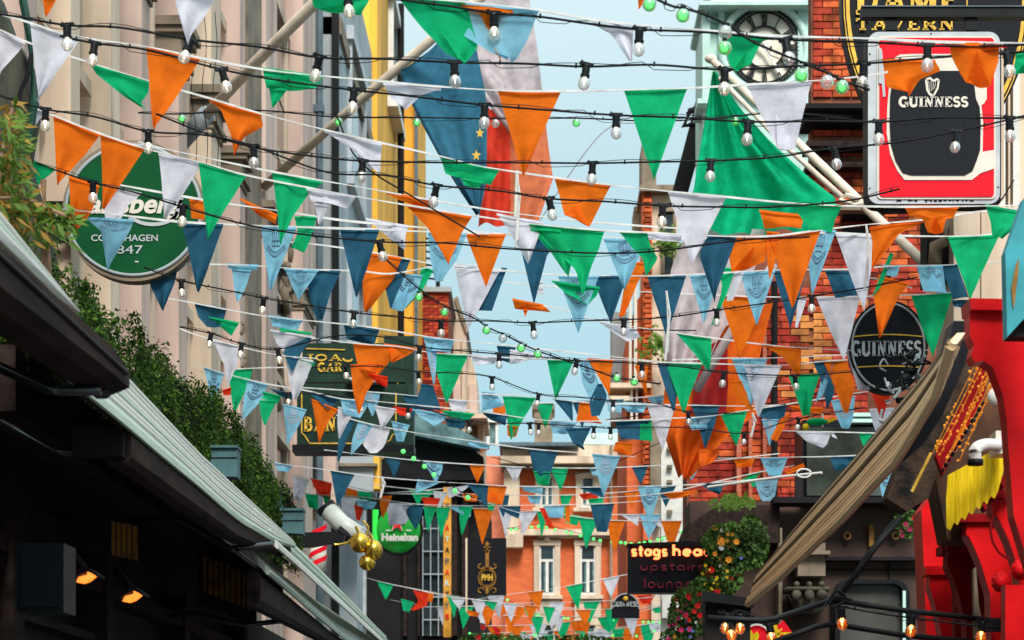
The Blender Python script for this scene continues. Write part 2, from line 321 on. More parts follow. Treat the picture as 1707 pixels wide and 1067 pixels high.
def btext(name, s, box, Y, m, parent, bold=0.0, shear=0.0, depth=0.006):
    cu = bpy.data.curves.new('t', 'FONT'); cu.body = s; cu.offset = bold; cu.shear = shear; cu.resolution_u = 3
    o = bpy.data.objects.new('t', cu); C.objects.link(o); bpy.context.view_layer.update()
    me = o.to_mesh(); vs = [v.co.copy() for v in me.vertices]; fs = [tuple(p.vertices) for p in me.polygons]
    bpy.data.objects.remove(o); bpy.data.curves.remove(cu)
    mnx = min(v.x for v in vs); mxx = max(v.x for v in vs); mny = min(v.y for v in vs); mxy = max(v.y for v in vs)
    x0, x1, y0, y1 = box; mb = MB()
    out = [W(x0+(v.x-mnx)/(mxx-mnx)*(x1-x0), y1-(v.y-mny)/(mxy-mny)*(y1-y0), Y) for v in vs]
    mb.add(out, fs)
    return mk(name, mb, m, parent)
# ================================================================== STRUCTURE
mRoad = mat('worn asphalt', (0.05, 0.05, 0.052), rough=0.9, var=0.15, scale=2, bump=0.3)
mPave = mat('granite paving', (0.22, 0.21, 0.20), rough=0.85, var=0.15, scale=3, bump=0.2)
struct('ground', MB().box(-900, 900, -60, 1500, -0.6, -0.05), mat('distant ground', (0.10, 0.10, 0.09), rough=0.95))
struct('road', MB().box(-1.9, 1.9, -20, 76, -0.05, 0.0), mRoad)
struct('pavement', MB().box(-3.4, -1.9, -20, 66, -0.05, 0.12).box(1.9, 3.4, -20, 66, -0.05, 0.12), mPave)

# ---- long pink rendered building, left of the lane
XO = -2.9; XW = -3.12
def yo(px, X=XO): return -X*KF/(900-px)
lb = thing('rendered_building', 'long pinkish cream rendered building with pilasters running down the left of the lane', 'building', (-3.3, 20, 0))
mk('wall', MB().box(-8, XW, 9.0, 36.0, 0, 15), mPink, lb)
def pier(pb, pc, m, xo=XO, cap=True):
    y0, y1 = yo(pb, xo), yo(pc, xo)
    p = mk('pilaster', MB().box(XW-0.02, xo, y0, y1, 0.1, 15.2), m, lb)
    return y0, y1
PIERS = [(40, 62, mPink), (118, 133, mCream), (185, 200, mCream), (236, 250, mPink), (298, 312, mPink), (352, 368, mCream), (400, 409, mPink), (443, 462, mPink), (505, 521, mPink)]
ys = [pier(*p) for p in PIERS]
mk('pilaster', MB().box(XW-0.02, XO-0.03, yo(413, -2.93), yo(436, -2.93), 0.1, 15.3), mTan, lb, label='weathered grey brown pilaster')
for (a, b) in ys:
    for z in (7.35,):
        k = MB()
        for i, (e, h) in enumerate(((.02, .05), (.05, .05), (.02, .14), (.07, .05), (.10, .07))):
            zz = z+[0, .05, .10, .24, .29][i]
            k.box(XW, XO+e, a-e, b+e, zz, zz+h)
        mk('capital', k, mTan, lb)
def win(ya, yb, z0, z1):
    f = MB(); xs = XW+0.05
    f.box(XW-.1, xs, ya, ya+.09, z0, z1).box(XW-.1, xs, yb-.09, yb, z0, z1).box(XW-.1, xs+.03, ya-.05, yb+.05, z1, z1+.10).box(XW-.1, xs+.05, ya-.06, yb+.06, z0-.10, z0)
    f.box(XW-.1, XW+.02, ya+.09, yb-.09, (z0+z1)/2-.03, (z0+z1)/2+.03).box(XW-.1, XW+.015, (ya+yb)/2-.025, (ya+yb)/2+.025, z0, z1)
    o = mk('window', f, mCream, lb); mk('pane', MB().box(XW+.003, XW+.008, ya+.09, yb-.09, z0, z1), mWin, o)
    if z1 > 7 and ya < 19: mk('hood', MB().box(XW, XW+.16, ya-.12, yb+.12, z1+.18, z1+.25).box(XW, XW+.10, ya-.05, ya+.04, z1-.05, z1+.18).box(XW, XW+.10, yb-.04, yb+.05, z1-.05, z1+.18), mTan, o)
for i in range(len(ys)-1):
    ya, yb = ys[i][1]+.12, ys[i+1][0]-.12
    if yb-ya < 0.4: continue
    for z0, z1 in ((3.9, 5.6), (6.3, 8.4), (8.9, 10.6)): win(ya, yb, z0, z1)
# carved scroll ornaments between the far pilasters
for (px, py) in ((478, 415), (470, 480), (455, 640), (492, 300), (500, 590)):
    y = yo(px, XW)
    mk('carved_scroll', MB().tube([(XW+.06, y+.3*math.sin(a*.5)*.8, 1.6+(1300-py)/KF*y+.28*math.cos(a*.5)) for a in range(0, 11)], .05, n=6), mTan, lb, smooth=True)
pp = MB(); yp = yo(530, -2.86); pp.tube([(-2.84, yp, 0), (-2.84, yp, 15)], .045, n=10)
pp2 = mk('drainpipe', pp, mPipe); tag(pp2, 'blue grey iron drainpipe on the pink building beside the grey wall', 'drainpipe')
for z in (4.2, 6.4, 8.6, 10.2): mk('pipe_bracket', MB().box(-2.92, -2.78, yp-.06, yp+.06, z, z+.09), mPipe, pp2)
# ---- grey building
ya = yo(560); yb = yo(617)
gb = thing('grey_building', 'narrow grey rendered building between the pink and the yellow ones', 'building', (-3.2, ya, 0))
mk('wall', MB().box(-8, -2.87, ya, yb, 0, 14), mGreyStone, gb)
mk('downpipe', MB().box(-2.95, -2.85, ya-.12, ya-.01, 0, 14), mIron, gb)
for z0 in (4.2, 7.6, 10.6):
    a, b = ya+1.6, yb-2.2
    o = mk('window', MB().box(-2.9, -2.80, a, a+.2, z0, z0+2.0).box(-2.9, -2.80, b-.2, b, z0, z0+2).box(-2.9, -2.76, a-.1, b+.1, z0+2, z0+2.2).box(-2.9, -2.76, a-.1, b+.1, z0-.15, z0), mFrame, gb)
    mk('pane', MB().box(-2.866, -2.86, a+.2, b-.2, z0, z0+2), mWin, o)
mk('parapet', MB().box(-8, -2.82, ya, yb, 12.2, 12.45), mTan, gb)
mk('corner_block', MB().box(-2.9, -2.62, ya+.3, ya+1.4, 0.1, 5.6).box(-2.9, -2.56, ya+.2, ya+1.5, 5.6, 5.8), mGreyStone, gb)
# ---- yellow building
ya = yo(617)+.02; yb = yo(697)
yb_ = thing('yellow_building', 'tall ochre yellow rendered building beyond the grey one', 'building', (-3.2, ya, 0))
mk('wall', MB().box(-8, -2.9, ya, yb, 0, 17), mYellow, yb_)
mk('corner_pilaster', MB().box(-2.95, -2.78, ya+.02, ya+1.0, 0, 17), mYellow, yb_)
mk('downpipe', MB().tube([(-2.76, 48, 4), (-2.76, 48, 17)], .065, n=10), mCharcoal, yb_)
mk('corner_pilaster', MB().box(-2.95, -2.62, 51.5, 55.5, 0, 17), mYellow, yb_)
mk('corner_pilaster', MB().box(-2.95, -2.8, yb-1.2, yb-.1, 0, 17), mYellow, yb_)
mk('edge_strip', MB().box(-2.66, -2.60, 51.3, 51.48, 0, 17), mPipe, yb_)
for z0 in (14.6,):
    o = mk('window', MB().box(-2.95, -2.8, 46.2, 46.4, z0, z0+1.9).box(-2.95, -2.8, 48.2, 48.4, z0, z0+1.9).box(-2.95, -2.76, 46.0, 48.6, z0+1.9, z0+2.1).box(-2.95, -2.7, 46.0, 48.6, z0-.18, z0), mWhite, yb_)
    mk('pane', MB().box(-2.895, -2.888, 46.4, 48.2, z0, z0+1.9), mWinL, o)
# fences / balcony rails next to yellow building
rl = thing('roof_terrace_railing', 'thin dark metal railing on the roof beyond the yellow building', 'railing', W(712, 480, 56))
for i in range(7): mk('rail', MB().tube([W(690, 395+i*11, 56), W(738, 401+i*11, 56)], .025, n=5), mCharcoal, rl)
for x in (707, 730): mk('post', MB().tube([W(x, 380, 56), W(x, 500, 56)], .05, n=6), mCharcoal, rl)
# ---- brick chimney house and cream gable, centre left
def bricks(parent, px0, px1, py0, py1, Y, mats, bl=0.215, bh=0.065, j=0.012, limit=300, proud=0.015, wts=(5, 3, 2, 1), seed=1, region=None):
    rnd = random.Random(seed); a = W(px0, py1, Y); b = W(px1, py0, Y)
    protos = []
    for m in mats:
        mb = MB().box(-bl/2, bl/2, -proud, .03, -bh/2, bh/2); me = bpy.data.meshes.new('brick'); me.from_pydata(mb.v, [], mb.f); fixn(me); me.materials.append(m); protos.append(me)
    rest = [MB() for _ in mats]; cnt = 0; z = b.z-bh/2; row = 0
    while z-bh/2 > a.z:
        x = a.x+(0 if row % 2 else -bl/2)+bl/2
        while x-bl/2 < b.x-.02:
            l = max(x-bl/2, a.x); r = min(x+bl/2-j, b.x)
            if r-l > .04:
                mi = rnd.choices(range(len(mats)), wts)[0]
                if region: mi = region((l+r)/2, z, mi)
                if mi is not None:
                    dy = rnd.uniform(-.006, .006)
                    if cnt < limit:
                        o = bpy.data.objects.new('brick', protos[mi]); C.objects.link(o); o.parent = parent
                        o.location = Vector(((l+r)/2, Y+dy, z))-WO[parent.name]; o.scale = ((r-l)/bl, 1, 1); cnt += 1
                    else: rest[mi].box(l, r, Y-proud+dy, Y+.03, z-bh/2, z+bh/2)
            x += bl
        z -= bh+j; row += 1
    for mi, mb in enumerate(rest):
        if mb.v: o = mk('brickwork', mb, mats[mi], parent); o['kind'] = 'stuff'
bc = thing('brick_chimney_house', 'red brick chimney stack rising beside the yellow building', 'chimney', W(725, 800, 54))
mk('core', MB().pbox(700, 748, 482, 1100, 54.05, 4), mMortar, bc)
mk('chimney_cap', MB().pbox(696, 752, 478, 486, 53.9, 4.3), mGreyStone, bc)
bricks(bc, 700, 748, 486, 700, 54.04, mBr[:3]+[mBr[1]], limit=300, seed=4, proud=.03)
cg = thing('cream_gable', 'cream stone gable wall with a pointed top beyond the brick chimney', 'building', W(780, 1000, 58))
mk('wall', MB().prism([(747, 1100), (747, 500), (757, 497), (765, 510), (777, 552), (777, 1100)], 57, 3), mCream, cg)
mk('gable', MB().prism([(770, 1100), (770, 612), (778, 600), (785, 595), (793, 620), (797, 690), (806, 692), (806, 1100)], 58, 3), mCream, cg)
mk('edge_coping', MB().prism([(757, 497), (763, 494), (781, 552), (777, 556)], 56.9, 3.3), mTan, cg)
mk('panel', MB().pbox(752, 768, 640, 690, 56.9, .15), mPink, cg); mk('panel', MB().pbox(782, 795, 640, 690, 57.9, .15), mPink, cg)
mk('cornice', MB().pbox(742, 812, 690, 697, 56.6, 3), mCream, cg)
mk('pilaster', MB().pbox(770, 776, 560, 900, 56.8, .4).pbox(796, 806, 697, 1000, 57.6, .4), mCream, cg)
sl = struct('lane_end_hill', MB().box(-60, 60, 300, 330, -1, 6), mGreyStone)
# ---- far orange brick building
ob = thing('orange_brick_building', 'orange brick building with cream window surrounds closing the end of the lane', 'building', W(930, 1300, 66))
mk('wall', MB().pbox(842, 1046, 772, 1310, 66, 8), mOrBrick, ob)
mk('side_block', MB().pbox(802, 842, 760, 1310, 66.8, 8), mat('salmon render', (0.74, 0.24, 0.14), var=.08), ob)
mk('parapet', MB().pbox(838, 1050, 742, 760, 65.8, 8.3).pbox(834, 1054, 760, 772, 65.2, 9), mCream, ob)
mk('cornice', MB().pbox(836, 1052, 772, 780, 65.5, 1), mTan, ob)
mk('gutter', MB().pbox(832, 965, 737, 743, 65.0, 2), mPipe, ob)
mk('stone_pilaster', MB().pbox(840, 866, 780, 880, 65.7, .5), mCream, ob)
mk('string_course', MB().pbox(846, 1046, 882, 892, 65.6, .5).pbox(842, 872, 890, 912, 65.4, .6).pbox(896, 1046, 893, 897, 65.8, .3), mCream, ob)
mk('roof_slab', MB().prism([(965, 740), (985, 722), (1050, 722), (1060, 742)], 67, 5), mMint, ob)
def fwin(x0, x1, y0, y1, Y, glass=mWin):
    o = mk('window', MB().pbox(x0, x0+9, y0, y1, Y-.15, .3).pbox(x1-9, x1, y0, y1, Y-.15, .3).pbox(x0-1, x1+1, y0-9, y0, Y-.17, .3).pbox(x0-4, x1+4, y1, y1+6, Y-.28, .4), mCream, ob)
    mk('sash', MB().pbox(x0+9, x0+12, y0, y1, Y-.08, .1).pbox(x1-12, x1-9, y0, y1, Y-.08, .1).pbox(x0+12, x1-12, y0+(y1-y0)*.28, y0+(y1-y0)*.33, Y-.08, .1).pbox((x0+x1)/2-2.5, (x0+x1)/2+2.5, y0+(y1-y0)*.33, y1-3, Y-.08, .1).pbox(x0+12, x1-12, y1-4, y1, Y-.08, .1), mWhite, o)
    q0, q1, xm = y0+(y1-y0)*.28, y0+(y1-y0)*.33, (x0+x1)/2
    mk('pane', MB().pbox(x0+12, x1-12, y0, q0, Y-.03, .02), mWin, o)
    for a, b in ((x0+12, xm-2.5), (xm+2.5, x1-12)): mk('pane', MB().pbox(a, b, q1, y1-4, Y-.03, .02), mWin, o); mk('curtain_edge', MB().pbox(b-3, b-.5, q1+2, y1-5, Y-.05, .01), mWinL, o)
for (x0, x1) in ((890, 934), (958, 1002)):
    fwin(x0, x1, 909, 992, 66); fwin(x0+2, x1-2, 797, 846, 66); fwin(x0, x1, 1042, 1130, 66)
    mk('keystone', MB().pbox((x0+x1)/2-4, (x0+x1)/2+4, 893, 901, 65.75, .2), mCream, ob)
    mk('apron', MB().pbox(x0, x1, 1000, 1034, 65.85, .2), mCream, ob)
mk('downpipe', MB().pbox(1017, 1021, 742, 1060, 65.6, .2), mTan, ob)
for (x, y0, y1, wd, lab) in ((906, 678, 742, 15, 'broad tan chimney stack with a flat cap above the orange building'),):
    ch = thing('chimney', lab, 'chimney', W(x, 742, 68)); mk('stack', MB().pbox(x-wd, x+wd, y0, y1+4, 68, 1.5), mTan, ch)
    mk('cap', MB().pbox(x-wd-4, x+wd+4, y0-4, y0+4, 67.9, 1.7), mTan, ch)
vl = thing('white_skylight', 'small white skylight frame on the roof left of the tan chimney', 'skylight', W(822, 740, 68))
mk('frame', MB().pbox(812, 816, 692, 742, 68, .2).pbox(826, 830, 700, 742, 68, .2).pbox(812, 830, 700, 704, 67.9, .2), mWhite, vl); mk('pane', MB().pbox(816, 826, 704, 742, 68.1, .05), mWinL, vl)
# ---- tall narrow building centre right
tb = thing('tall_brick_building', 'tall narrow building of orange brick and cream stone right of the sky gap', 'building', W(1085, 1300, 50))
mk('stone_front', MB().pbox(1086, 1130, 318, 1310, 50, 6), mCream, tb)
mk('brick_front', MB().prism([(1045, 1310), (1045, 560), (1062, 500), (1086, 470), (1086, 1310)], 50.3, 6), mOrBrick, tb)
mk('quoin_strip', MB().pbox(1072, 1087, 320, 900, 49.8, 1), mOrBrick, tb)
mk('chimney_stack', MB().pbox(1070, 1094, 238, 322, 50.5, 1.4), mTan, tb); mk('chimney_cap', MB().pbox(1067, 1125, 308, 318, 49.6, 2), mTan, tb)
mk('low_chimney', MB().pbox(1057, 1071, 344, 396, 52, 1.2), mTan, tb)
mk('grey_stack', MB().pbox(1020, 1046, 520, 700, 53, 1.2).pbox(1018, 1048, 640, 650, 52.8, 1.5), mGreyStone, tb)
for k in range(62):
    mk('quoin', MB().pbox(1073 if k % 2 else 1075, 1086, 322+k*8.4, 328+k*8.4, 49.72, .1), mBr[1], tb)
mk('pale_flute', MB().pbox(1049, 1053, 500, 640, 49.9, .4).pbox(1057, 1062, 480, 640, 49.9, .4).pbox(1051, 1055, 640, 700, 49.8, .3).pbox(1060, 1063, 640, 700, 49.8, .3), mCreamPr, tb)
mk('ledge', MB().pbox(1016, 1086, 638, 646, 49.6, 1).pbox(1016, 1050, 660, 672, 49.6, 1), mCream, tb)
mk('stone_strip', MB().pbox(1084, 1103, 690, 870, 49.6, .5), mTan, tb)
for (y0, y1) in ((352, 392), (405, 455), (470, 490)):
    o = mk('window', MB().pbox(1103, 1108, y0, y1, 49.85, .2).pbox(1122, 1127, y0, y1, 49.85, .2).pbox(1101, 1129, y0-5, y0, 49.8, .3), mTan, tb); mk('pane', MB().pbox(1108, 1122, y0, y1, 49.95, .03), mWin, o)
for i, (px, py, Y, r) in enumerate(((1112, 405, 49.2, .22), (1096, 578, 49.2, .3))):
    b = MB(); rnd = random.Random(i)
    for _ in range(160):
        c = W(px, py, Y)+Vector((rnd.gauss(0, r*.6), rnd.gauss(0, .1), rnd.gauss(0, r*.6))); s = .06
        a = rnd.uniform(0, 6.28); u = Vector((math.cos(a), rnd.uniform(-.5, .5), math.sin(a)))*s; v = Vector((-math.sin(a), .4, math.cos(a)))*s*.5
        b.add([c-u, c+v, c+u, c-v], [(0, 1, 2, 3)])
    t = thing('window_plant', ['small green plant growing on the upper sill of the tall cream building', 'yellow green plant sprouting from the lower wall of the tall cream building'][i], 'plant', W(px, py, Y))
    mk('leaves', b, mBamb, t)
# leaning dark gable edge beside the green flag
gr = thing('dark_gable_roof', 'steep black edged gable roof seen edge on left of the clock tower', 'roof', W(1150, 340, 36))
mk('verge_board', MB().prism([(1187, 92), (1190, 110), (1190, 205), (1176, 215), (1147, 320), (1120, 322), (1152, 200), (1166, 140)], 36, .8), mCharcoal, gr)
mk('tan_edge', MB().prism([(1180, 228), (1186, 228), (1158, 345), (1148, 345)], 35.9, .5), mTan, gr)
mk('bracket', MB().tube([W(1180, 180, 36), W(1150, 185, 36), W(1140, 210, 36), W(1160, 205, 36)], .05, n=6).tube([W(1170, 170, 36), W(1145, 190, 36)], .03, n=5), mCharcoal, gr)
# ---- clock tower
ct = thing('clock_tower', 'mint green clock tower with a big roman numeral dial', 'clock tower', W(1260, 300, 33))
mk('body', MB().pbox(1172, 1350, 14, 330, 33, 1.6), mMint, ct)
for q in ((1171, 1184, 16, 170, 32.85, .5), (1198, 1208, 12, 92, 32.9, .4), (1330, 1351, 12, 210, 32.85, .5)): mk('side_pilaster', MB().pbox(*q), mMint, ct)
mk('cornice', MB().pbox(1166, 1356, 2, 8, 32.6, 2).pbox(1168, 1354, 8, 14, 32.75, 1.9), mMint, ct)
mk('attic', MB().pbox(1185, 1340, -60, 2, 32.9, 1.6), mWhite, ct)
mk('base_moulding', MB().pbox(1163, 1184, 164, 172, 32.7, 1), mMint, ct); mk('base_moulding', MB().pbox(1330, 1362, 170, 178, 32.6, 1).pbox(1335, 1358, 178, 190, 32.7, 1), mMint, ct)
CX, CY = 1274.5, 78
mk('arch_moulding', MB().ring(CX, CY, 66, 76, 68, 78, 32.8, .4, 48), mMint, ct, smooth=True)
dl = mk('dial', MB().prism([(CX+60*math.cos(R(a)), CY+66*math.sin(R(a))) for a in range(0, 360, 8)], 32.92, .1), mDial, ct)
rg = MB().ring(CX, CY, 58.5, 60.5, 64, 66, 32.86, .05, 56).ring(CX, CY, 52.5, 54, 58, 59.5, 32.86, .05, 56).ring(CX, CY, 31.5, 34, 34, 36.5, 32.86, .05, 48)
mk('dial_ring', rg, mIron, dl)
tk = MB()
for i in range(60):
    a = R(i*6); c, s = math.cos(a), math.sin(a)
    tk.stroke([(CX+54*c, CY+59*s), (CX+59*c, CY+65*s)], 1.3, 32.85, .03)
mk('minute_track', tk, mIron, dl)
NUM = ['XII', 'I', 'II', 'III', 'IIII', 'V', 'VI', 'VII', 'VIII', 'IX', 'X', 'XI']
for i, nmr in enumerate(NUM):
    mb = MB(); A = R(i*30-90); wd = {'I': 1, 'V': 1.6, 'X': 1.7}; tot = sum(wd[c] for c in nmr); pos = -tot/2
    def pol(t, r): # t tangential units, r 0..1
        rr = 34+r*18; ang = A+t*0.062; return (CX+rr*math.cos(ang), CY+rr*1.09*math.sin(ang))
    for c in nmr:
        m_ = pos+wd[c]/2
        if c == 'I': mb.stroke([pol(m_, 0), pol(m_, 1)], 1.8, 32.85, .03)
        elif c == 'V': mb.stroke([pol(m_-.6, 1), pol(m_, 0)], 2.0, 32.85, .03).stroke([pol(m_, 0), pol(m_+.6, 1)], 1.6, 32.85, .03)
        else: mb.stroke([pol(m_-.65, 1), pol(m_+.65, 0)], 2.0, 32.85, .03).stroke([pol(m_+.65, 1), pol(m_-.65, 0)], 1.6, 32.845, .03)
        pos += wd[c]
    mk('numeral', mb, mIron, dl)
mk('spoke', MB().stroke([(CX-28, CY-18), (CX-36, CY-26)], 2, 32.86, .03), mIron, dl)
mk('clock_hand', MB().stroke([(CX, CY), (CX+24, CY+42)], 5, 32.8, .03).stroke([(CX, CY), (CX-18, CY-16)], 6, 32.79, .03), mWhite, ct)
# ---- red brick building right
rb = thing('red_brick_building', 'red brick building with dark stone ledges right of the clock tower', 'building', W(1340, 1300, 27))
mk('core', MB().pbox(1236, 1620, 302, 1310, 27.05, .8).pbox(1145, 1236, 700, 1310, 27.05, .8).pbox(1352, 1560, -80, 302, 27.06, .3), mMortar, rb)
def reg(x, z, mi):
    px = 900+x/27*KF; py = 1300-(z-1.6)/27*KF
    if 1322 < px < 1376 and 520 < py < 625: return 3 if random.random() < .8 else 1
    if py < 178 and px < 1450: return 1 if px > 1385 else (0 if px < 1375 else 2)
    return mi
bricks(rb, 1356, 1446, 330, 880, 27.04, mBr, limit=300, wts=(6, 3, 2, 0.3), seed=3, region=reg, j=.011)
for k, (a, b, c, d) in enumerate(((1238, 1356, 480, 900), (1356, 1450, -20, 172), (1356, 1450, 206, 232), (1356, 1450, 250, 270), (1356, 1450, 288, 330), (1450, 1550, 352, 570), (1150, 1238, 705, 850))):
    bricks(rb, a, b, c, d, 27.04 if k else 27.03, mBr, limit=0, wts=(6, 3, 3, 0.2), seed=5+k, region=reg)
mk('stone_ledge', MB().pbox(1340, 1460, 172, 180, 26.5, .8).pbox(1340, 1460, 183, 204, 26.75, .5), mCharcoal, rb)
mk('stone_ledge', MB().pbox(1345, 1460, 234, 243, 26.7, .5).pbox(1345, 1460, 270, 278, 26.8, .4), mBrownDark, rb)
mk('brick_pier', MB().pbox(1248, 1254, 500, 860, 26.9, .2).pbox(1272, 1278, 500, 860, 26.9, .2).pbox(1228, 1236, 560, 860, 26.8, .5), mRdBrickF, rb)
mk('window', MB().pbox(1405, 1470, 352, 362, 26.8, .3).pbox(1405, 1470, 380, 392, 26.9, .2), mIron, rb)
mk('timber_trim', MB().pbox(1400, 1480, 342, 350, 26.6, .3), mTan, rb)
dp = mk('downpipe', MB().tube([W(1291, 470, 26.7), W(1291, 860, 26.7)], .036, n=8), mIron); tag(dp, 'black downpipe on the red brick wall', 'drainpipe')
# dark masonry and cream building behind the hanging sign
cb = thing('cream_building', 'tall cream building with fluted pilasters behind the hanging beer sign', 'building', W(1690, 1300, 17))
mk('wall', MB().pbox(1580, 1900, -80, 590, 17.4, .5), mCream, cb)
mk('dark_ground_floor', MB().pbox(1570, 1900, 590, 1310, 17.4, .5), mCharcoal, cb)
for i, (a, b) in enumerate(((1634, 1643), (1648, 1652), (1657, 1676), (1681, 1684), (1689, 1700))):
    mk('flute', MB().pbox(a, b, -80, 350, 17.25, .2), mWhite if i % 2 == 0 else mCream, cb)
mk('pilaster', MB().pbox(1590, 1634, 330, 560, 17.1, .4).pbox(1636, 1700, 345, 560, 17.2, .3), mCream, cb)
mk('dark_recess', MB().pbox(1545, 1592, 350, 470, 17.3, .3), mCharcoal, cb)
mk('capital', MB().tube([W(1552, 380, 17.2), W(1575, 375, 17.1), W(1580, 400, 17.1), W(1560, 410, 17.2), W(1558, 440, 17.2)], .05, n=7), mTan, cb, smooth=True)
# white rusticated pipe post
wp = thing('white_painted_post', 'white painted drainage post with small knobs below the hanging tricolour', 'post', W(1120, 1100, 34))
mk('post', MB().prism([(1103, 1080), (1102, 760), (1112, 715), (1128, 740), (1141, 800), (1141, 1080)], 34, .3), mWhite, wp)
for y in (745, 775, 800, 850, 905): mk('knob', MB().pbox(1112, 1121, y, y+5, 33.9, .1), mTan, wp)
mk('lamp_head', MB().prism([(1104, 1000), (1106, 990), (1124, 990), (1126, 1008), (1128, 1030), (1104, 1030)], 33.8, .2), mWhite, wp)
# ---- dark pub building, centre left
pb = thing('dark_pub_front', 'dark brown pub front with lattice windows behind the green beer sign', 'building', W(740, 1300, 40))
mk('wall', MB().pbox(545, 800, 765, 1310, 40, 10), mCharcoal, pb)
mk('fascia', MB().prism([(640, 752), (700, 724), (775, 740), (806, 762), (806, 800), (640, 800)], 39.3, .6), mPipe if False else mIron, pb)
mk('glazed_canopy', MB().prism([(672, 700), (690, 692), (760, 712), (815, 742), (800, 748), (676, 722)], 38.9, .5), mWinL, pb)
lat = MB()
for i in range(5): lat.pbox(704, 742, 880+i*38, 882+i*38, 39.85, .05)
for x in (704, 717, 730, 741): lat.pbox(x, x+1.6, 860, 1060, 39.84, .05)
mk('window_lattice', lat, mGreyStone, pb); mk('window_pane', MB().pbox(704, 742, 860, 1060, 39.93, .03), mWin, pb)
mk('door_frame', MB().pbox(672, 678, 900, 1060, 39.8, .2).pbox(696, 700, 860, 1060, 39.8, .2), mBrownDark, pb)
mk('pilaster', MB().pbox(752, 762, 800, 1060, 39.7, .3).pbox(770, 780, 800, 1060, 39.7, .3), mBrownDark, pb)
gp = thing('grey_stone_bay', 'pale grey stone bay below the green pub signboard', 'building', W(590, 830, 33))
mk('bay', MB().pbox(566, 622, 740, 820, 33, .8), mGreyStone, gp); mk('cornice', MB().pbox(560, 628, 772, 777, 32.9, .9), mTan, gp); mk('neck', MB().pbox(622, 632, 740, 815, 33.1, .5), mYellow, gp)
pw = thing('pink_side_bay', 'pink rendered bay with a narrow dark window below the signboard', 'building', W(520, 830, 32.5))
mk('bay', MB().pbox(484, 560, 745, 860, 32.5, .6), mPink, pw); mk('window', MB().pbox(518, 538, 745, 800, 32.4, .12), mWin, pw); mk('sill', MB().pbox(500, 560, 842, 848, 32.3, .3), mTan, pw)
# ---- dark building lower right
db = thing('brown_stone_building', 'dark brown stone pub front with carved corbel and arched window at lower right', 'building', W(1400, 1300, 25))
mk('wall', MB().pbox(1150, 1700, 835, 1310, 25, .8), mat('sooty brown stone', (0.075, 0.045, 0.034), var=.2, scale=2, bump=.3), db)
mk('upper_fascia', MB().pbox(1338, 1560, 700, 836, 24.8, .8), mBlack, db)
mk('ledge', MB().pbox(1290, 1545, 828, 838, 24.5, .4).pbox(1330, 1545, 928, 934, 24.8, .3), mCharcoal, db)
mk('mint_band', MB().pbox(1420, 1500, 688, 694, 24.6, .2).pbox(1420, 1500, 698, 704, 24.6, .2), mMint, db)
mk('pilaster', MB().pbox(1298, 1304, 880, 1067, 24.7, .3).pbox(1330, 1376, 905, 960, 24.6, .4).pbox(1322, 1384, 918, 924, 24.5, .5), mTan, db)
cp = MB().pbox(1312, 1384, 978, 984, 24.4, .5)
for x in (1328, 1349, 1370):
    cp.sphere(W(x, 992, 24.4), .055, 8, 6).sphere(W(x, 974, 24.45), .03, 8, 5)
cp.prism([(1316, 990), (1384, 990), (1372, 1020), (1330, 1020)], 24.5, .4)
mk('carved_corbel', cp, mat('dark carved stone', (0.10, 0.085, 0.06), var=.3, scale=8, bump=.4), db, smooth=True)
mk('arched_window', MB().prism([(1392, 1100), (1392, 985), (1398, 972), (1410, 966), (1496, 966), (1510, 974), (1517, 990), (1517, 1100), (1508, 1100), (1508, 992), (1502, 978), (1490, 973), (1412, 973), (1402, 982), (1400, 1100)], 24.8, .2), mIron, db)
mk('pane', MB().pbox(1400, 1508, 974, 1100, 24.92, .03), mat('smoky glass', (0.09, 0.085, 0.075), rough=.15, var=.2, scale=1.2), db)
mk('frame_stripe', MB().pbox(1505, 1510, 985, 1100, 24.78, .05), mMint, db)
lt = MB(); lt.pbox(1449, 1457, 874, 911, 24.9, .08); mk('letter', lt, mGoldD, db)
for x in (1413, 1493): mk('letter', MB().ring(x, 893, 3.5, 6.5, 4, 7, 24.9, .06, 18), mGoldD, db)
mk('stone_joint', MB().pbox(1290, 1540, 948, 950, 24.96, .06).pbox(1430, 1432, 934, 966, 24.96, .06).pbox(1482, 1484, 934, 966, 24.96, .06), mCharcoal, db)
mk('glazed_shopfront', MB().pbox(1345, 1540, 712, 826, 24.7, .1), mat('reflecting shop glass', (0.05, 0.06, 0.05), rough=.1, var=.6, scale=1.5, spec=.8), db)
# ================================================================== LEFT SHOPFRONT, AWNINGS, HEDGES
sf = thing('black_shopfront', 'black painted shopfront under the awnings at lower left', 'shopfront', (-2.4, 10, 0))
mk('wall', MB().box(-3.3, -2.35, 3.0, 26, 0, 2.9), mDark, sf)
mk('upper_wall', MB().box(-3.3, -2.36, 3.0, 20, 2.9, 3.5), mDark, sf)
for y in (6.5, 8.2, 10.1, 12.3, 15, 18): mk('pilaster', MB().box(-2.36, -2.2, y, y+.22, 0, 2.75), mBrownDark, sf)
mk('fascia', MB().box(-2.36, -2.22, 5, 26, 2.55, 2.62).box(-2.36, -2.25, 5, 26, 2.30, 2.34), mBrownDark, sf)
def gold_letters(x0, x1, y0, y1, Y, n, slope):
    mb = MB()
    for i in range(n):
        x = x0+(x1-x0)*i/n; mb.prism([(x, y0+(x-x0)*slope), (x+(x1-x0)/n*.7, y0+(x-x0)*slope+2), (x+(x1-x0)/n*.7, y1+(x-x0)*slope+2), (x, y1+(x-x0)*slope)], Y, .03)
    return mb
mk('letter_group', gold_letters(186, 230, 868, 925, 10.8, 5, .2), mGoldD, sf)
mk('letter_group', gold_letters(338, 422, 925, 985, 15.2, 9, .42), mGoldD, sf)
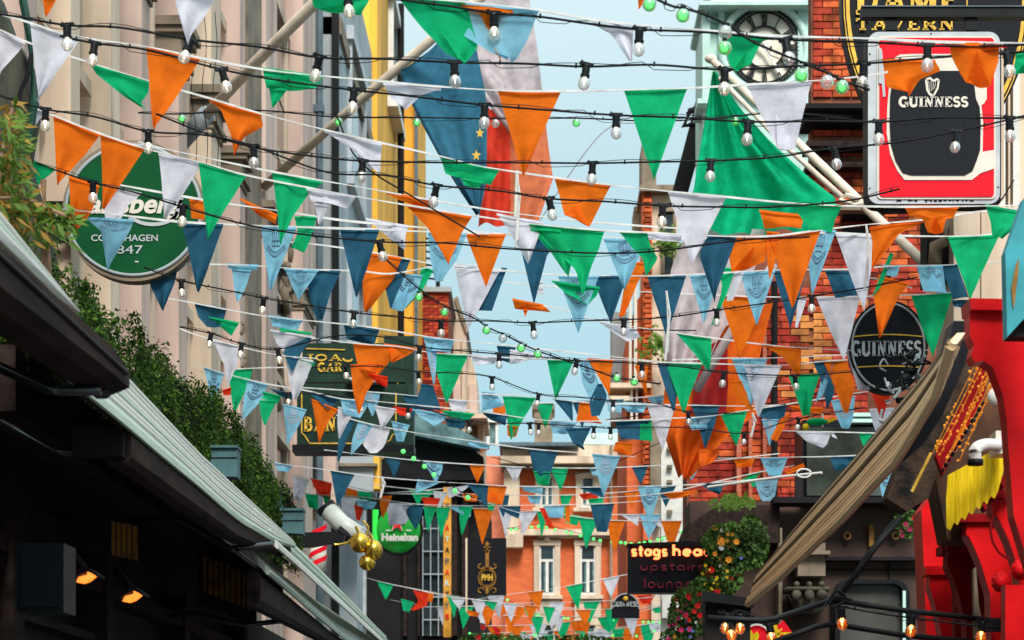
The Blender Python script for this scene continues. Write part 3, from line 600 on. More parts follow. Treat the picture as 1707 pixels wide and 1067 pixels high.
mk('sign_panel', MB().prism([(330, 905), (425, 955), (425, 1045), (330, 1005)], 15.4, .1), mBrownDark, sf)
for i, (x, y, Y) in enumerate(((143, 963, 8.2), (220, 995, 9.3))):
    h = thing('patio_heater', ['glowing orange patio heater nearer the left edge', 'glowing orange patio heater farther along, beside the first'][i], 'heater', W(x, y, Y), 'patio heaters under the awnings')
    mk('heating_element', MB().prism([(x-16, y+7), (x-12, y-1), (x+2, y-5), (x+3, y-10), (x+10, y-7), (x+15, y-3), (x+5, y+5), (x-5, y+9)], Y, .04), mat('glowing heater element', (1, .4, .1), emit=(1.0, 0.20, 0.02), estr=1.7), h)
    mk('reflector_hood', MB().prism([(x-20, y+3), (x-10, y-9), (x+6, y-16), (x+20, y-6), (x+17, y-3), (x+3, y-11), (x-12, y-3)], Y, .15), mIron, h)
    mk('bracket', MB().tube([W(x, y-12, Y+.08), W(x-25, y-45, Y+.5)], .015), mIron, h)
def ribbon(rows, m, name, parent=None, smooth=True, nx=10):   # rows: list of (A,B) world pairs along a length
    mb = MB(); n = len(rows)
    for a, b in rows:
        for k in range(nx+1): mb.v.append(a.lerp(b, k/nx))
    for i in range(n-1):
        for k in range(nx): mb.f.append((i*(nx+1)+k, i*(nx+1)+k+1, (i+1)*(nx+1)+k+1, (i+1)*(nx+1)+k))
    return mb
def RP(q, Y, X): return Vector((X, Y, 1.6-X*q if X < 0 else 1.6+X*q))     # point on the plane x=X whose height/offset ratio is q
mPleat = mat('pale green striped awning canvas', (0.64, 0.69, 0.60), var=.25, scale=30, transl=.2, stretch=(14, .12, 14), col2=(0.34, 0.47, 0.36))
mPleatW = mat('off white awning canvas', (0.72, 0.71, 0.66), var=.2, scale=30, transl=.2, stretch=(14, .12, 14), col2=(0.52, 0.53, 0.47))
def pleated(parent, X, Ys, qlo, qhi, n, mats, amp=.03, name='pleat', tilt=.30, seed=1):
    rnd = random.Random(seed); ny = len(Ys)
    offs = [rnd.uniform(.4, 1)*amp for _ in range(n+1)]; wts = [rnd.uniform(.55, 1.5) for _ in range(n)]; tw = sum(wts); cum = [0]
    for q in wts: cum.append(cum[-1]+q/tw)
    for k in range(n):
        mb = MB()
        for i, y in enumerate(Ys):
            lo, hi = qlo[i], qhi[i]
            a = lo+(hi-lo)*cum[k]; b = lo+(hi-lo)*cum[k+1]; mid = (a+b)/2
            wv = .004*math.sin(i*1.3+k)
            sg = 1 if X > 0 else -1; XX = lambda q: X+sg*tilt*(q-lo)/.11
            p0 = RP(a+wv*.3, y, XX(a)); p1 = RP(mid, y, XX(mid)); p1.x -= offs[k]*sg*.7; p1.z += offs[k]*.6; p2 = RP(b+wv*.3, y, XX(b))
            q0 = p0+Vector((-.012 if X < 0 else .012, 0, 0)); q2 = p2+Vector((-.012 if X < 0 else .012, 0, 0))
            mb.v += [p0, p0.lerp(p1, .6)+Vector((offs[k]*.25*(1 if X < 0 else -1), 0, 0)), p1, p1.lerp(p2, .4)+Vector((offs[k]*.25*(1 if X < 0 else -1), 0, 0)), p2, q2, q0]
        for i in range(ny-1):
            for j in range(7): mb.f.append((i*7+j, i*7+(j+1) % 7, (i+1)*7+(j+1) % 7, (i+1)*7+j))
        mb.f.append(tuple(range(7))); mb.f.append(tuple((ny-1)*7+j for j in range(7)))
        mk(name, mb, mats[k % len(mats)], parent, smooth=False)
def lin(a, b, n): return [a+(b-a)*i/(n-1) for i in range(n)]
def curve(keys, ys):
    r = []
    for y in ys:
        for (y0, v0), (y1, v1) in zip(keys, keys[1:]):
            if y <= y1 or (y1 == keys[-1][0]): t = max(0, min(1, (y-y0)/(y1-y0))); r.append(v0+(v1-v0)*t); break
    return r
def slab(X0, X1, Ys, qlo, qhi):
    mb = MB(); n = len(Ys)
    for i, y in enumerate(Ys):
        a, b = RP(qlo[i], y, X0), RP(qhi[i], y, X0)
        ins = (b.z-a.z)*.18; dx = (X1-X0)
        mb.v += [a+Vector((dx*.3, 0, -0.0)), a+Vector((0, 0, ins)), b+Vector((0, 0, -ins)), b+Vector((dx*.3, 0, 0)), Vector((X1, y, b.z)), Vector((X1, y, a.z))]
    for i in range(n-1):
        for j in range(6): mb.f.append((i*6+j, i*6+(j+1) % 6, (i+1)*6+(j+1) % 6, (i+1)*6+j))
    mb.f.append(tuple(range(6))); mb.f.append(tuple((n-1)*6+j for j in range(6))); return mb
# awning A (nearest)
aA = thing('awning', 'nearest folded awning at the left edge with a thick dark brown front bar', 'awning', (-1.3, 6, 2.7), 'folded awnings along the left shopfronts')
yA = lin(4.6, 7.07, 10)
mk('front_bar', slab(-1.2, -1.33, yA, lin(.87, .945, 10), curve([(4.6, 1.0), (6.0, 1.02), (6.9, 1.03), (7.07, 1.0)], yA)), mBrownDark, aA)
mk('bar_groove', MB().tube([RP(.965, 4.6, -1.195), RP(.985, 7.0, -1.195)], .006), mIron, aA)
yA2 = lin(4.4, 6.6, 10)
pleated(aA, -1.27, yA2, lin(1.0, 1.0, 10), curve([(4.4, 1.10), (5.4, 1.085), (6.2, 1.03), (6.6, 1.0)], yA2), 5, [mPleatW, mPleat], .02, seed=2)
mk('end_bracket', MB().prism([(150, 640), (185, 610), (200, 640), (175, 650), (168, 656), (150, 656)], 7.0, .1), mIron, aA)
# awning B
aB = thing('awning', 'middle folded awning with a broad pale green pleated cover below the boxwood hedge', 'awning', (-1.4, 10, 2.7), 'folded awnings along the left shopfronts')
yB = lin(5.6, 13.3, 22)
qlo = curve([(5.6, .85), (7, .853), (9, .86), (11, .862), (12.4, .90), (13.3, .945)], yB); qhi = curve([(5.6, .96), (8, .985), (9.5, .965), (11, .948), (13.3, .952)], yB)
pleated(aB, -1.35, yB, qlo, qhi, 9, [mPleat, mPleatW, mPleatW], .022, seed=5)
yB2 = lin(8.05, 13.2, 12)
mk('front_bar', slab(-1.36, -1.44, yB2, curve([(8.05, .775), (11, .80), (13.2, .90)], yB2), curve([(8.05, .858), (11, .862), (12.4, .90), (13.2, .938)], yB2)), mBrownDark, aB)
mk('end_cap', MB().box(-1.55, -1.38, 8.0, 8.06, 2.67, 2.77), mCharcoal, aB)
# awning C
aC = thing('awning', 'farthest folded awning on the left with two pale pleated strips', 'awning', (-1.4, 16, 2.7), 'folded awnings along the left shopfronts')
yC = lin(12.3, 22.5, 16)
pleated(aC, -1.33, yC, lin(.885, .87, 16), curve([(11.3, .95), (16, .955), (22.5, .93)], yC), 5, [mPleatW, mPleat], .03, seed=8)
pleated(aC, -1.38, yC, curve([(11.3, .765), (17, .72), (22.5, .80)], yC), curve([(11.3, .79), (17, .80), (22.5, .85)], yC), 3, [mPleat, mPleatW], .03, seed=9)
mk('front_bar', slab(-1.42, -1.49, yC, lin(.62, .70, 16), curve([(11.3, .76), (17, .715), (22.5, .79)], yC)), mBrownDark, aC)
# sloping canvas linings that run from each front bar up to the shopfront wall
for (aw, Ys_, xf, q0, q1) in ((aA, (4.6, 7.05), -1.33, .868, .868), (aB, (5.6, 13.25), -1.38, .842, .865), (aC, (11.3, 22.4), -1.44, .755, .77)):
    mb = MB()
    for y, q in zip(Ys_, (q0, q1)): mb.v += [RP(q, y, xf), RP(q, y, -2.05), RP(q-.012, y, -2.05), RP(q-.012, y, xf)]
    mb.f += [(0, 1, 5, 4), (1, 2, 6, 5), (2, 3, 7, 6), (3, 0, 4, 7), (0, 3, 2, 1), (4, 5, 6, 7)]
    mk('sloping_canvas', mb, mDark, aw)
# support arms
for i, (pts, lab) in enumerate((([(-30, 600), (85, 650), (168, 651)], 'thin black awning arm nearest the left edge'), ([(42, 857), (300, 868), (385, 915), (455, 908)], 'long thin black awning arm above the glowing heaters'),
                 ([(100, 1060), (320, 1022), (410, 1042), (470, 1035)], 'lowest thin black awning arm near the bottom edge'), ([(0, 705), (90, 752), (150, 755)], 'dim black awning arm behind the first'))):
    Y0 = [6.9, 11.6, 14.5, 8.6][i]
    ar = mk('support_arm', MB().tube([W(x, y, Y0) for x, y in pts], .016, n=8), mat('gloss black metal', (.02, .022, .025), rough=.15, spec=.8), [aA, aB, aC, aA][i], smooth=True)
# ---- hedges: wall of small leaves over a dark core
def leafy(cnt, ptf, m, sz, seed, name, parent, stretch=1.8):
    rnd = random.Random(seed); mb = MB()
    for _ in range(cnt):
        c, nrm = ptf(rnd); n = (nrm+Vector((rnd.gauss(0, .5), rnd.gauss(0, .5), rnd.gauss(0, .5)))).normalized()
        u = n.orthogonal().normalized(); u = Matrix.Rotation(rnd.uniform(0, 6.28), 3, n) @ u; v = n.cross(u); s = sz*rnd.uniform(.6, 1.3)
        mb.add([c-u*s, c+v*s/stretch, c+u*s, c-v*s/stretch], [(0, 1, 2, 3)])
    return mk(name, mb, m, parent)
def hedge(lab, y0, y1, zt0, zt1, seed):
    h = thing('boxwood_hedge', lab, 'hedge', (-2.2, (y0+y1)/2, 2.9), 'boxwood hedges above the left shopfronts')
    def top(t): return zt0+(zt1-zt0)*t
    def pt(r):
        t = r.random(); y = y0+(y1-y0)*t; zt = top(t)+.07*math.sin(t*23+seed)+.05*math.sin(t*51); face = r.random()
        bul = .07*math.sin(t*19+seed)+.04*math.sin(t*41)
        if face < .62:
            z = r.uniform(3.27, zt); k = (z-2.75)/(zt-2.75); x = -2.02+bul-.28*max(0, k-.6)**1.3; n = Vector((.8, -.3, .35))
        elif face < .85: x = r.uniform(-2.6, -2.1); z = zt+r.gauss(0, .02); n = Vector((.1, -.2, 1))
        else:
            x = r.uniform(-2.6, -2.03); z = r.uniform(3.27, zt0); y = y0+r.gauss(0, .03); n = Vector((.1, -1, .2))
        return Vector((x+r.gauss(0, .02), y+r.gauss(0, .03), z+r.gauss(0, .02))), n
    core = MB(); N = 14
    for i in range(N+1):
        t = i/N; y = y0+.05+(y1-y0-.1)*t; zt = top(t)-.08+.06*math.sin(t*23+seed)
        core.v += [Vector((-2.12, y, 3.25)), Vector((-2.12, y, zt-.15)), Vector((-2.25, y, zt)), Vector((-2.6, y, zt)), Vector((-2.6, y, 3.25))]
    for i in range(N):
        for j in range(5): core.f.append((i*5+j, i*5+(j+1) % 5, (i+1)*5+(j+1) % 5, (i+1)*5+j))
    core.f += [tuple(range(5)), tuple(N*5+j for j in range(5))]
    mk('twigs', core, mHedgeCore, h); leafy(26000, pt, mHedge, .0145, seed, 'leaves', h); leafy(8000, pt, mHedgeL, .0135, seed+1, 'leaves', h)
hedge('larger boxwood hedge above the awnings, left of the gap', 9.7, 14.8, 3.72, 3.98, 3)
hedge('smaller boxwood hedge farther along, right of the gap', 15.3, 19.4, 4.05, 3.95, 9)
pbx = mk('hedge_planter', MB().box(-2.7, -2.06, 9.5, 19.4, 3.05, 3.31), mBrownDark); tag(pbx, 'long dark timber planter holding the boxwood hedges', 'planter')
for i, (x0, x1, y0, y1, Y) in enumerate(((350, 395, 745, 795, 13.2), (466, 505, 850, 890, 18.6))):
    f = thing('floodlight_box', ['teal grey metal lamp box in front of the larger hedge', 'teal grey metal lamp box below the smaller hedge'][i], 'floodlight', W((x0+x1)/2, y1, Y), 'lamp boxes below the hedges')
    mt = mat('teal grey metal', (0.07, 0.15, 0.16), rough=.5, var=.15)
    mk('housing', MB().prism([(x0+3, y0), (x1, y0-1), (x1, y1), (x0, y1-2)], Y, .15), mt, f); mk('lid', MB().pbox(x0, x1+1, y0-3, y0+1, Y-.02, .18), mt, f); mk('seam', MB().pbox(x0+2, x1, y0+17, y0+18.5, Y-.005, .02), mIron, f)
    mk('bracket', MB().box(-2.3, W(x0, y1, Y).x+.05, Y+.05, Y+.1, W(0, y1, Y).z, W(0, y1-4, Y).z), mIron, f)
ia = mk('iron_wall_arm', MB().prism([(490, 888), (560, 886), (575, 892), (572, 902), (520, 912), (492, 912)], 20.5, .08), mIron); tag(ia, 'black iron wall arm that carries the hanging brass balls', 'bracket')
sc_ = thing('security_camera', 'small pale round security camera under the farthest left awning', 'camera', W(442, 1003, 15))
mk('housing', MB().tube([W(430, 1000, 15.1), W(446, 1004, 14.95)], .045, n=14), mWhite, sc_, smooth=True); mk('lens', MB().sphere(W(447, 1004, 14.93), .026, 10, 7), mIron, sc_, smooth=True); mk('bracket', MB().tube([W(430, 1000, 15.1), W(418, 990, 15.4)], .01), mIron, sc_)
hb = thing('hanging_speaker', 'dark box loudspeaker under the nearest left awning', 'speaker', W(70, 940, 7.6)); mk('cabinet', MB().pbox(28, 106, 905, 1020, 7.7, .2), mBlack, hb); mk('grille', MB().pbox(34, 100, 911, 1012, 7.69, .01), mBlack, hb)
fw = thing('facade_cables', 'loose thin cables looping down the pink pilasters behind the flagpole', 'cables', W(335, 150, 20.4))
for k in range(6):
    x = 322+k*9
    if k % 2: continue
    mk('cable', MB().tube(catmull([W(x, 20, 20.2), W(x+4, 80, 20.1), W(x-3, 150, 20.1), W(x+6, 230, 20.2), W(x+2, 300, 20.3)], 5), .0035, n=5), mIron, fw, smooth=True)
for k, (x, y) in enumerate(((402, 480), (400, 545), (402, 600), (404, 660))):
    yv = yo(x, -2.88); hk = mk('iron_hook', MB().tube([W(x+6*math.sin(a*.5), y+12*math.cos(a*.5), yv) for a in range(6)], .02, n=6), mTan, lb, smooth=True)
# bamboo at left edge
bt = thing('bamboo_plant', 'yellow green bamboo plant spilling over the left edge', 'bamboo', W(40, 500, 8.6))
rnd = random.Random(11)
mk('cane', MB().tube([W(70, 520, 8.6), W(78, 400, 8.6), W(72, 300, 8.6)], .012).tube([W(84, 470, 8.7), W(78, 380, 8.7)], .007).tube([W(-10, 330, 8.5), W(40, 330, 8.5), W(110, 360, 8.4)], .006).tube([W(-20, 420, 8.5), W(5, 250, 8.5), W(22, 180, 8.5)], .008), mStem, bt)
lg, ly = MB(), MB()
def leaf(mb, px, py, ang, ln, wd, Y):
    c, s = math.cos(ang), math.sin(ang); a = Vector((px, py)); d = Vector((c, s)); nn = Vector((-s, c))
    P = [a, a+d*ln*.35+nn*wd, a+d*ln, a+d*ln*.35-nn*wd]; ys_ = [Y, Y-.02, Y+rnd.uniform(-.05, .05), Y+.01]
    mb.add([W(p.x, p.y, y) for p, y in zip(P, ys_)], [(0, 1, 2), (0, 2, 3)])
for _ in range(420):
    t = rnd.random(); px = rnd.gauss(20+55*t*rnd.random()*1.6, 12); py = 190+t*200+rnd.gauss(0, 22)
    if py < 330 and px > 25+rnd.random()*22: continue
    leaf(lg if rnd.random() < .72 else ly, px, py, rnd.gauss(1.2, .9), rnd.uniform(14, 38), rnd.uniform(2, 4.5), 8.5+rnd.uniform(-.2, .25))
for _ in range(160): leaf(ly if rnd.random() < .7 else lg, rnd.gauss(12, 20), rnd.gauss(335, 26), rnd.gauss(1.0, .6), rnd.uniform(15, 34), rnd.uniform(2, 5), 8.6+rnd.uniform(-.1, .2))
for _ in range(60): leaf(lg, rnd.uniform(55, 125), rnd.gauss(365, 12), rnd.gauss(.9, .7), rnd.uniform(20, 36), rnd.uniform(2.5, 4.5), 8.45)
mk('leaves', lg, mBamb, bt); mk('leaves', ly, mBambY, bt, label='yellowing leaves')
dt = thing('weathered_timber_post', 'dark weathered timber post with trailing cable at the upper left edge', 'post', W(20, 300, 12.6))
mk('post', MB().prism([(-60, 420), (-60, -20), (-10, -20), (12, 40), (45, 100), (52, 180), (38, 260), (60, 330), (85, 440), (80, 500), (0, 480)], 12.9, .25), mat('mossy black timber', (0.045, 0.05, 0.035), var=.35, scale=5, bump=.6, stretch=(3, 3, .6)), dt)
mk('fallpipe', MB().tube([W(38, 0, 12.8), W(50, 60, 12.8), W(57, 170, 12.8), W(45, 260, 12.8)], .022), mat('dark green pipe', (.01, .05, .035), rough=.4), dt)
mk('cable', MB().tube([W(52, 90, 12.7), W(48, 120, 12.7), W(35, 150, 12.7), W(28, 178, 12.7)], .012), mIron, dt)
# ================================================================== RIGHT SIDE: awning, red shopfront
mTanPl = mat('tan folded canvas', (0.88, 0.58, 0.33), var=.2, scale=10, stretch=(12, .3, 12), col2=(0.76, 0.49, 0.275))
mTanD = mat('painted pleat gap shade', (0.16, 0.10, 0.05), var=.2, scale=24, stretch=(12, .15, 12))  # dark pleats: shade of the gaps put into the colour
aR = thing('awning', 'tan pleated folded awning sweeping down from the red shopfront at right', 'awning', (1.35, 11, 2.9))
yR = lin(8.0, 15.9, 26)
qh = curve([(8.0, 1.055), (8.4, 1.06), (9.2, 1.05), (11, 1.02), (13.7, .985), (15.9, .945)], yR); ql = curve([(8.0, 1.045), (8.3, .96), (9.2, .885), (11, .85), (13.7, .83), (15.9, .835)], yR)
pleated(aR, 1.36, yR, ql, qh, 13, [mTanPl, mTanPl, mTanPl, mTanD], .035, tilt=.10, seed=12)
mk('top_rail', slab(1.55, 1.58, yR[4:], qh[4:], [q+.022 for q in qh[4:]]), mIron, aR)
mk('end_board', MB().prism([(1590, 535), (1620, 535), (1612, 600), (1572, 690), (1540, 740), (1505, 770), (1530, 690), (1572, 615)], 9.7, .2), mBlack, aR)
mk('end_box', MB().prism([(1172, 985), (1255, 998), (1258, 1012), (1172, 1002)], 16.5, .2), mIron, aR)
mk('end_panel', MB().prism([(1176, 1000), (1252, 1012), (1250, 1090), (1176, 1090)], 16.7, .3), mDark, aR)
mk('hem_stick', MB().tube([W(1520, 820, 9.0), W(1552, 755, 9.0)], .006), mGold, aR)
rsf = thing('red_shopfront', 'glossy scarlet timber shopfront with scrolled brackets at the right edge', 'shopfront', (2.2, 11, 0))
mk('wall', MB().box(2.25, 3.6, 8, 13.2, 0, 2.9), mRed, rsf)
mk('return_wall', MB().prism([(1536, 850), (1560, 815), (1600, 850), (1615, 1080), (1545, 1080), (1541, 960)], 13.1, .3), mRed, rsf)
mk('interior_recess', MB().prism([(1600, 640), (1625, 600), (1690, 590), (1700, 900), (1580, 900), (1560, 800)], 11.5, .3), mat('brown timber soffit', (0.10, 0.045, 0.02), var=.3, scale=3), rsf)
scr = [(1616, 500), (1720, 500), (1720, 960), (1690, 860), (1682, 760), (1678, 700), (1672, 660), (1655, 612), (1640, 602), (1625, 604), (1619, 592), (1624, 575), (1617, 560)]
mk('upper_bracket', MB().prism(scr, 9.2, .12), mRed, rsf)
mk('bracket_cap', MB().prism([(1617, 497), (1720, 499), (1720, 518), (1619, 516)], 9.16, .2), mRed, rsf)
mk('dark_leafy_band', MB().prism([(1478, 830), (1500, 770), (1552, 690), (1612, 585), (1632, 590), (1618, 640), (1572, 760), (1548, 830), (1512, 852)], 11.2, .2), mat('mottled dark brown', (0.04, 0.022, 0.012), var=.5, scale=9, bump=.5), rsf)  # mottled dark piece standing for leafy growth beside the awning
# tiered scrolled brackets stepping down
def bracket(x, y, s, Y, m1, m2):
    b = mk('scroll_bracket', MB().prism([(x, y), (x+60*s, y-2), (x+62*s, y+260), (x+34*s, y+260), (x+30*s, y+120), (x+18*s, y+70), (x+8*s, y+40), (x-1*s, y+22)], Y, .14), m1, rsf)
    mk('bracket_edge', MB().stroke([(x+2*s, y+20), (x+10*s, y+40), (x+20*s, y+70), (x+32*s, y+120), (x+35*s, y+260)], 3, Y-.012, .02), m1, b)
    mk('bracket_cap', MB().prism([(x-9*s, y-14), (x+45*s, y-14), (x+45*s, y), (x-9*s, y)], Y-.03, .2), m2, b)
bracket(1550, 958, .75, 12.6, mRed, mRed)
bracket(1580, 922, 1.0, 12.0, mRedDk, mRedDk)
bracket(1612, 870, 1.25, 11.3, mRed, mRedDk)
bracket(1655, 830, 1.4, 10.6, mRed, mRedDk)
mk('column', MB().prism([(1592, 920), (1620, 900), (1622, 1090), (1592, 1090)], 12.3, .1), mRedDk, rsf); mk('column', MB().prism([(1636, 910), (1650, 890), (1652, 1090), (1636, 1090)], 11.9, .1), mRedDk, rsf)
mk('gold_strip', MB().prism([(1623, 950), (1627, 945), (1632, 1010), (1645, 1067), (1625, 1067)], 11.2, .05), mTan, rsf)
for i, (x, y) in enumerate(((1668, 970), (1700, 950))):
    mb = MB()
    for k in range(9): a = k*.7; mb.sphere(W(x+8*math.cos(a), y+10*math.sin(a), 10.5), .022, 7, 5)
    mb.sphere(W(x, y, 10.45), .03, 8, 6); mk('carved_rosette', mb, mRed, rsf, smooth=True)
mk('door_panel', MB().prism([(1676, 975), (1720, 975), (1720, 1090), (1676, 1090)], 10.2, .1), mRed, rsf)
mk('scroll_line', MB().stroke(arc(1690, 880, 38, 52, 100, 260, 12), 3, 10.55, .02), mRedDk, rsf)
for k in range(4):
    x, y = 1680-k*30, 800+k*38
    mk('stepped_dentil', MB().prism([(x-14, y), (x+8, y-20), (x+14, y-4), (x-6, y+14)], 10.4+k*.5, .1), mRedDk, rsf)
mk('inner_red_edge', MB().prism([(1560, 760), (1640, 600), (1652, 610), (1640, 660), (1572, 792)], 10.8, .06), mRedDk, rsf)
mk('door_glass', MB().prism([(1690, 790), (1720, 780), (1720, 850), (1698, 845)], 10.1, .05), mat('painted amber glow', (.5, .25, .1), var=.2), rsf)  # interior glow painted as plain amber colour, nothing emits
# glittering gold lines on underside
mGlit = mat('amber fairy light wire', (0.9, 0.35, 0.03), rough=.4, emit=(1, .35, .02), estr=.25)
gl = thing('fairy_light_bundle', 'slanting bundle of amber fairy light strings under the right awning', 'fairy lights', W(1600, 690, 10.4))
rr = random.Random(3)
for k in range(9):
    x = 1598+k*6.5; a = W(x-44, 770+rr.uniform(-20, 10), 10.6); b = W(x+28+rr.uniform(-4, 4), 600+rr.uniform(0, 15), 10.2); mb = MB()
    for q in range(34):
        if rr.random() < .5: p = a.lerp(b, q/34); mb.sphere(p+Vector((rr.gauss(0, .004), 0, 0)), .0045*rr.uniform(.7, 1.8), 5, 4)
    mk('light_string', mb.tube([a, b], .0025, n=4), mGlit, gl)
ch = mk('hanging_chain', MB(), mIron); mb = MB()
pa, pb2 = W(1640, 670, 9.9), W(1568, 790, 10.1)
for k in range(13): p = pa.lerp(pb2, k/13); q = pa.lerp(pb2, (k+.7)/13); mb.tube([p, q], .008 if k % 2 else .005, n=6)
bpy.data.objects.remove(ch); ch = mk('hanging_chain', mb, mIron); tag(ch, 'dark chain running down under the red bracket', 'chain')
wpz = thing('white_wall_pipe', 'white elbow pipe on a wooden block above the yellow cloth', 'pipe', W(1640, 750, 10))
mk('pipe', MB().tube(catmull([W(1665, 742, 10), W(1640, 742, 9.95), W(1626, 750, 9.9), W(1626, 768, 9.9)], 5), .026, n=12), mWhite, wpz, smooth=True)
mk('ring', MB().tube([W(1626, 766, 9.9), W(1626, 776, 9.9)], .033, n=12), mIron, wpz, smooth=True); mk('block', MB().pbox(1660, 1682, 718, 756, 10, .15), mCreamPr, wpz)
yc = thing('yellow_fringed_cloth', 'bright yellow fringed cloth hanging beside the red shopfront', 'cloth', W(1620, 800, 10.2))
mYe = mat('yellow satin', (0.92, 0.62, 0.01), rough=.5, var=.12, scale=10, transl=.2, stretch=(14, 1, .6))
mb = MB(); nx = 14; rws = [[(1580, 792), (1672, 742)], [(1577, 832), (1674, 780)], [(1578, 882), (1664, 820)]]
def lerp2(r, t, k): a, b = r[k]; return (a[0]+(b[0]-a[0])*t, a[1]+(b[1]-a[1])*t)
for k in range(3):
    for i in range(nx+1):
        x, y = lerp2(rws, i/nx, k)
        if k == 2: y += (7 if i % 2 else -2)
        mb.v.append(W(x, y, 10.2+.007*math.sin(i*1.3)))
for k in range(2):
    for i in range(nx): mb.f.append((k*(nx+1)+i, k*(nx+1)+i+1, (k+1)*(nx+1)+i+1, (k+1)*(nx+1)+i))
mk('cloth', mb, mYe, yc)
gwl = thing('globe_wall_lamp', 'white round globe lamp behind the red bracket', 'lamp', W(1660, 660, 10.3))
mk('globe', MB().sphere(W(1663, 662, 10.3), .045, 14, 10), mWhite, gwl, smooth=True); mk('neck', MB().tube([W(1663, 645, 10.3), W(1668, 625, 10.3)], .014), mIron, gwl)
# ================================================================== SIGNS
def rrect(x0, y0, x1, y1, r, n=5):
    return arc(x1-r, y0+r, r, r, -90, 0, n)+arc(x1-r, y1-r, r, r, 0, 90, n)+arc(x0+r, y1-r, r, r, 90, 180, n)+arc(x0+r, y0+r, r, r, 180, 270, n)
# hanging beer sign
YS = 13.8
gs = thing('hanging_beer_sign', 'large red GUINNESS sign with a black pint, hung from a black bar', 'sign', W(1560, 345, YS))
mk('box', MB().prism(rrect(1444, 50, 1669, 343, 20), YS, .14), mIron, gs)
mk('frame', MB().prism(rrect(1447, 53, 1667, 340, 18), YS-.006, .03), mFrame, gs)
mk('side_return', MB().prism([(1668, 70), (1673, 74), (1674, 330), (1668, 336)], YS+.01, .15), mCream, gs)
mk('cream_border', MB().prism(rrect(1462, 60, 1660, 332, 8), YS-.014, .006), mCreamPr, gs)
mk('red_panel', MB().prism(rrect(1466, 63, 1657, 328, 6), YS-.020, .006), mGuinRed, gs)
mk('pint_outline', MB().prism([(1492, 96), (1500, 91), (1520, 90), (1590, 90), (1601, 96), (1602, 112), (1612, 120), (1628, 136), (1630, 142), (1634, 142), (1645, 144), (1645, 165), (1640, 173), (1636, 175), (1639, 205), (1638, 253), (1657, 250), (1657, 281), (1634, 289), (1620, 300), (1508, 300), (1496, 285), (1484, 258), (1478, 222), (1479, 180), (1482, 145), (1485, 120)], YS-.026, .006), mCreamPr, gs)
mk('pint_glass', MB().prism([(1502, 118), (1602, 118), (1614, 126), (1624, 140), (1627, 165), (1633, 178), (1635, 205), (1634, 250), (1628, 268), (1621, 285), (1608, 292), (1520, 292), (1505, 288), (1493, 268), (1485, 240), (1483, 205), (1484, 160), (1488, 132)], YS-.032, .006), mBlack, gs)
mk('painted_highlight', MB().prism([(1465, 78), (1470, 82), (1473, 108), (1476, 160), (1472, 162), (1470, 140), (1465, 138)], YS-.028, .004), mFrame, gs)  # highlight painted beside the pint as a pale strip
hp = MB()
hp.stroke([(1544, 133), (1546, 150), (1550, 157), (1556, 160)], 4, YS-.038).stroke([(1544, 133), (1550, 130), (1556, 135), (1562, 132), (1565, 134)], 4, YS-.038).stroke([(1565, 134), (1563, 147), (1556, 160)], 3.2, YS-.038)
for i in range(4): hp.stroke([(1548+i*4, 135), (1550+i*2.5, 154-i*2)], .8, YS-.038)
mk('harp_emblem', hp, mCreamPr, gs)
mk('lettering', serif_text(MB(), 'GUINNESS', 1499, 1614, 177.5, 15.5, YS-.038, wt=4.6, gap=.06), mCreamPr, gs)
st = MB(); rr = random.Random(2)
for i in range(26): x = 1490+i*5.2+rr.gauss(0, 2); st.pbox(x, x+rr.uniform(2, 6), 333+rr.gauss(0, .6), 335.5+rr.gauss(0, .6), YS-.009, .003)
mk('grime_stain', st, mIron, gs)
for (x, y) in ((1450, 90), (1450, 314), (1664, 312), (1552, 56)): mk('screw', MB().sphere(W(x, y, YS-.008), .005, 6, 4), mIron, gs)
mk('stay_cable', MB().tube([W(1690, 300, YS), W(1672, 330, YS), W(1650, 345, YS)], .004), mIron, gs)
bar = thing('sign_bracket', 'thick black horizontal bar that carries the large red beer sign', 'bracket', W(1600, 20, YS))
mk('bar', MB().pbox(1436, 1760, 10, 28, YS-.02, .08), mIron, bar); mk('hanger', MB().pbox(1477, 1496, 28, 54, YS, .05), mIron, bar); mk('hanger', MB().pbox(1610, 1630, 28, 54, YS, .05), mIron, bar)
mk('painted_bar_highlight', MB().pbox(1436, 1760, 9, 11, YS-.03, .02), mPipe, bar); mk('under_bracket', MB().tube([W(1447, 330, YS+.05), W(1455, 346, YS+.05), W(1475, 353, YS+.05), W(1590, 350, YS+.05)], .016), mIron, bar)  # the bar's edge highlight is a painted blue grey strip
# tavern oval
YT = 15.6
ds = thing('oval_tavern_sign', 'black oval sign lettered DAME TAVERN in gold behind the large red beer sign', 'sign', W(1555, 250, YT))
el = lambda rx, ry, cx=1560, cy=0, n=48: [(cx+rx*math.cos(2*math.pi*i/n), cy+ry*math.sin(2*math.pi*i/n)) for i in range(n)]
mk('board', MB().prism(el(158, 252), YT, .12), mBlack, ds)
mk('gold_ring', MB().ring(1560, 0, 144, 150, 236, 243, YT-.012, .012, 56).ring(1560, 0, 152.5, 154, 247, 249, YT-.012, .012, 56), mGold, ds)
mk('lettering', serif_text(MB(), 'DAME', 1425, 1600, 22, 46, YT-.02, wt=11), mGold, ds)
mk('lettering', serif_text(MB(), 'TAVERN', 1426, 1592, 49, 18, YT-.02, wt=5.5), mGold, ds)
mk('side_bar', MB().pbox(1611, 1613, -20, 48, YT-.012, .01), mGold, ds)
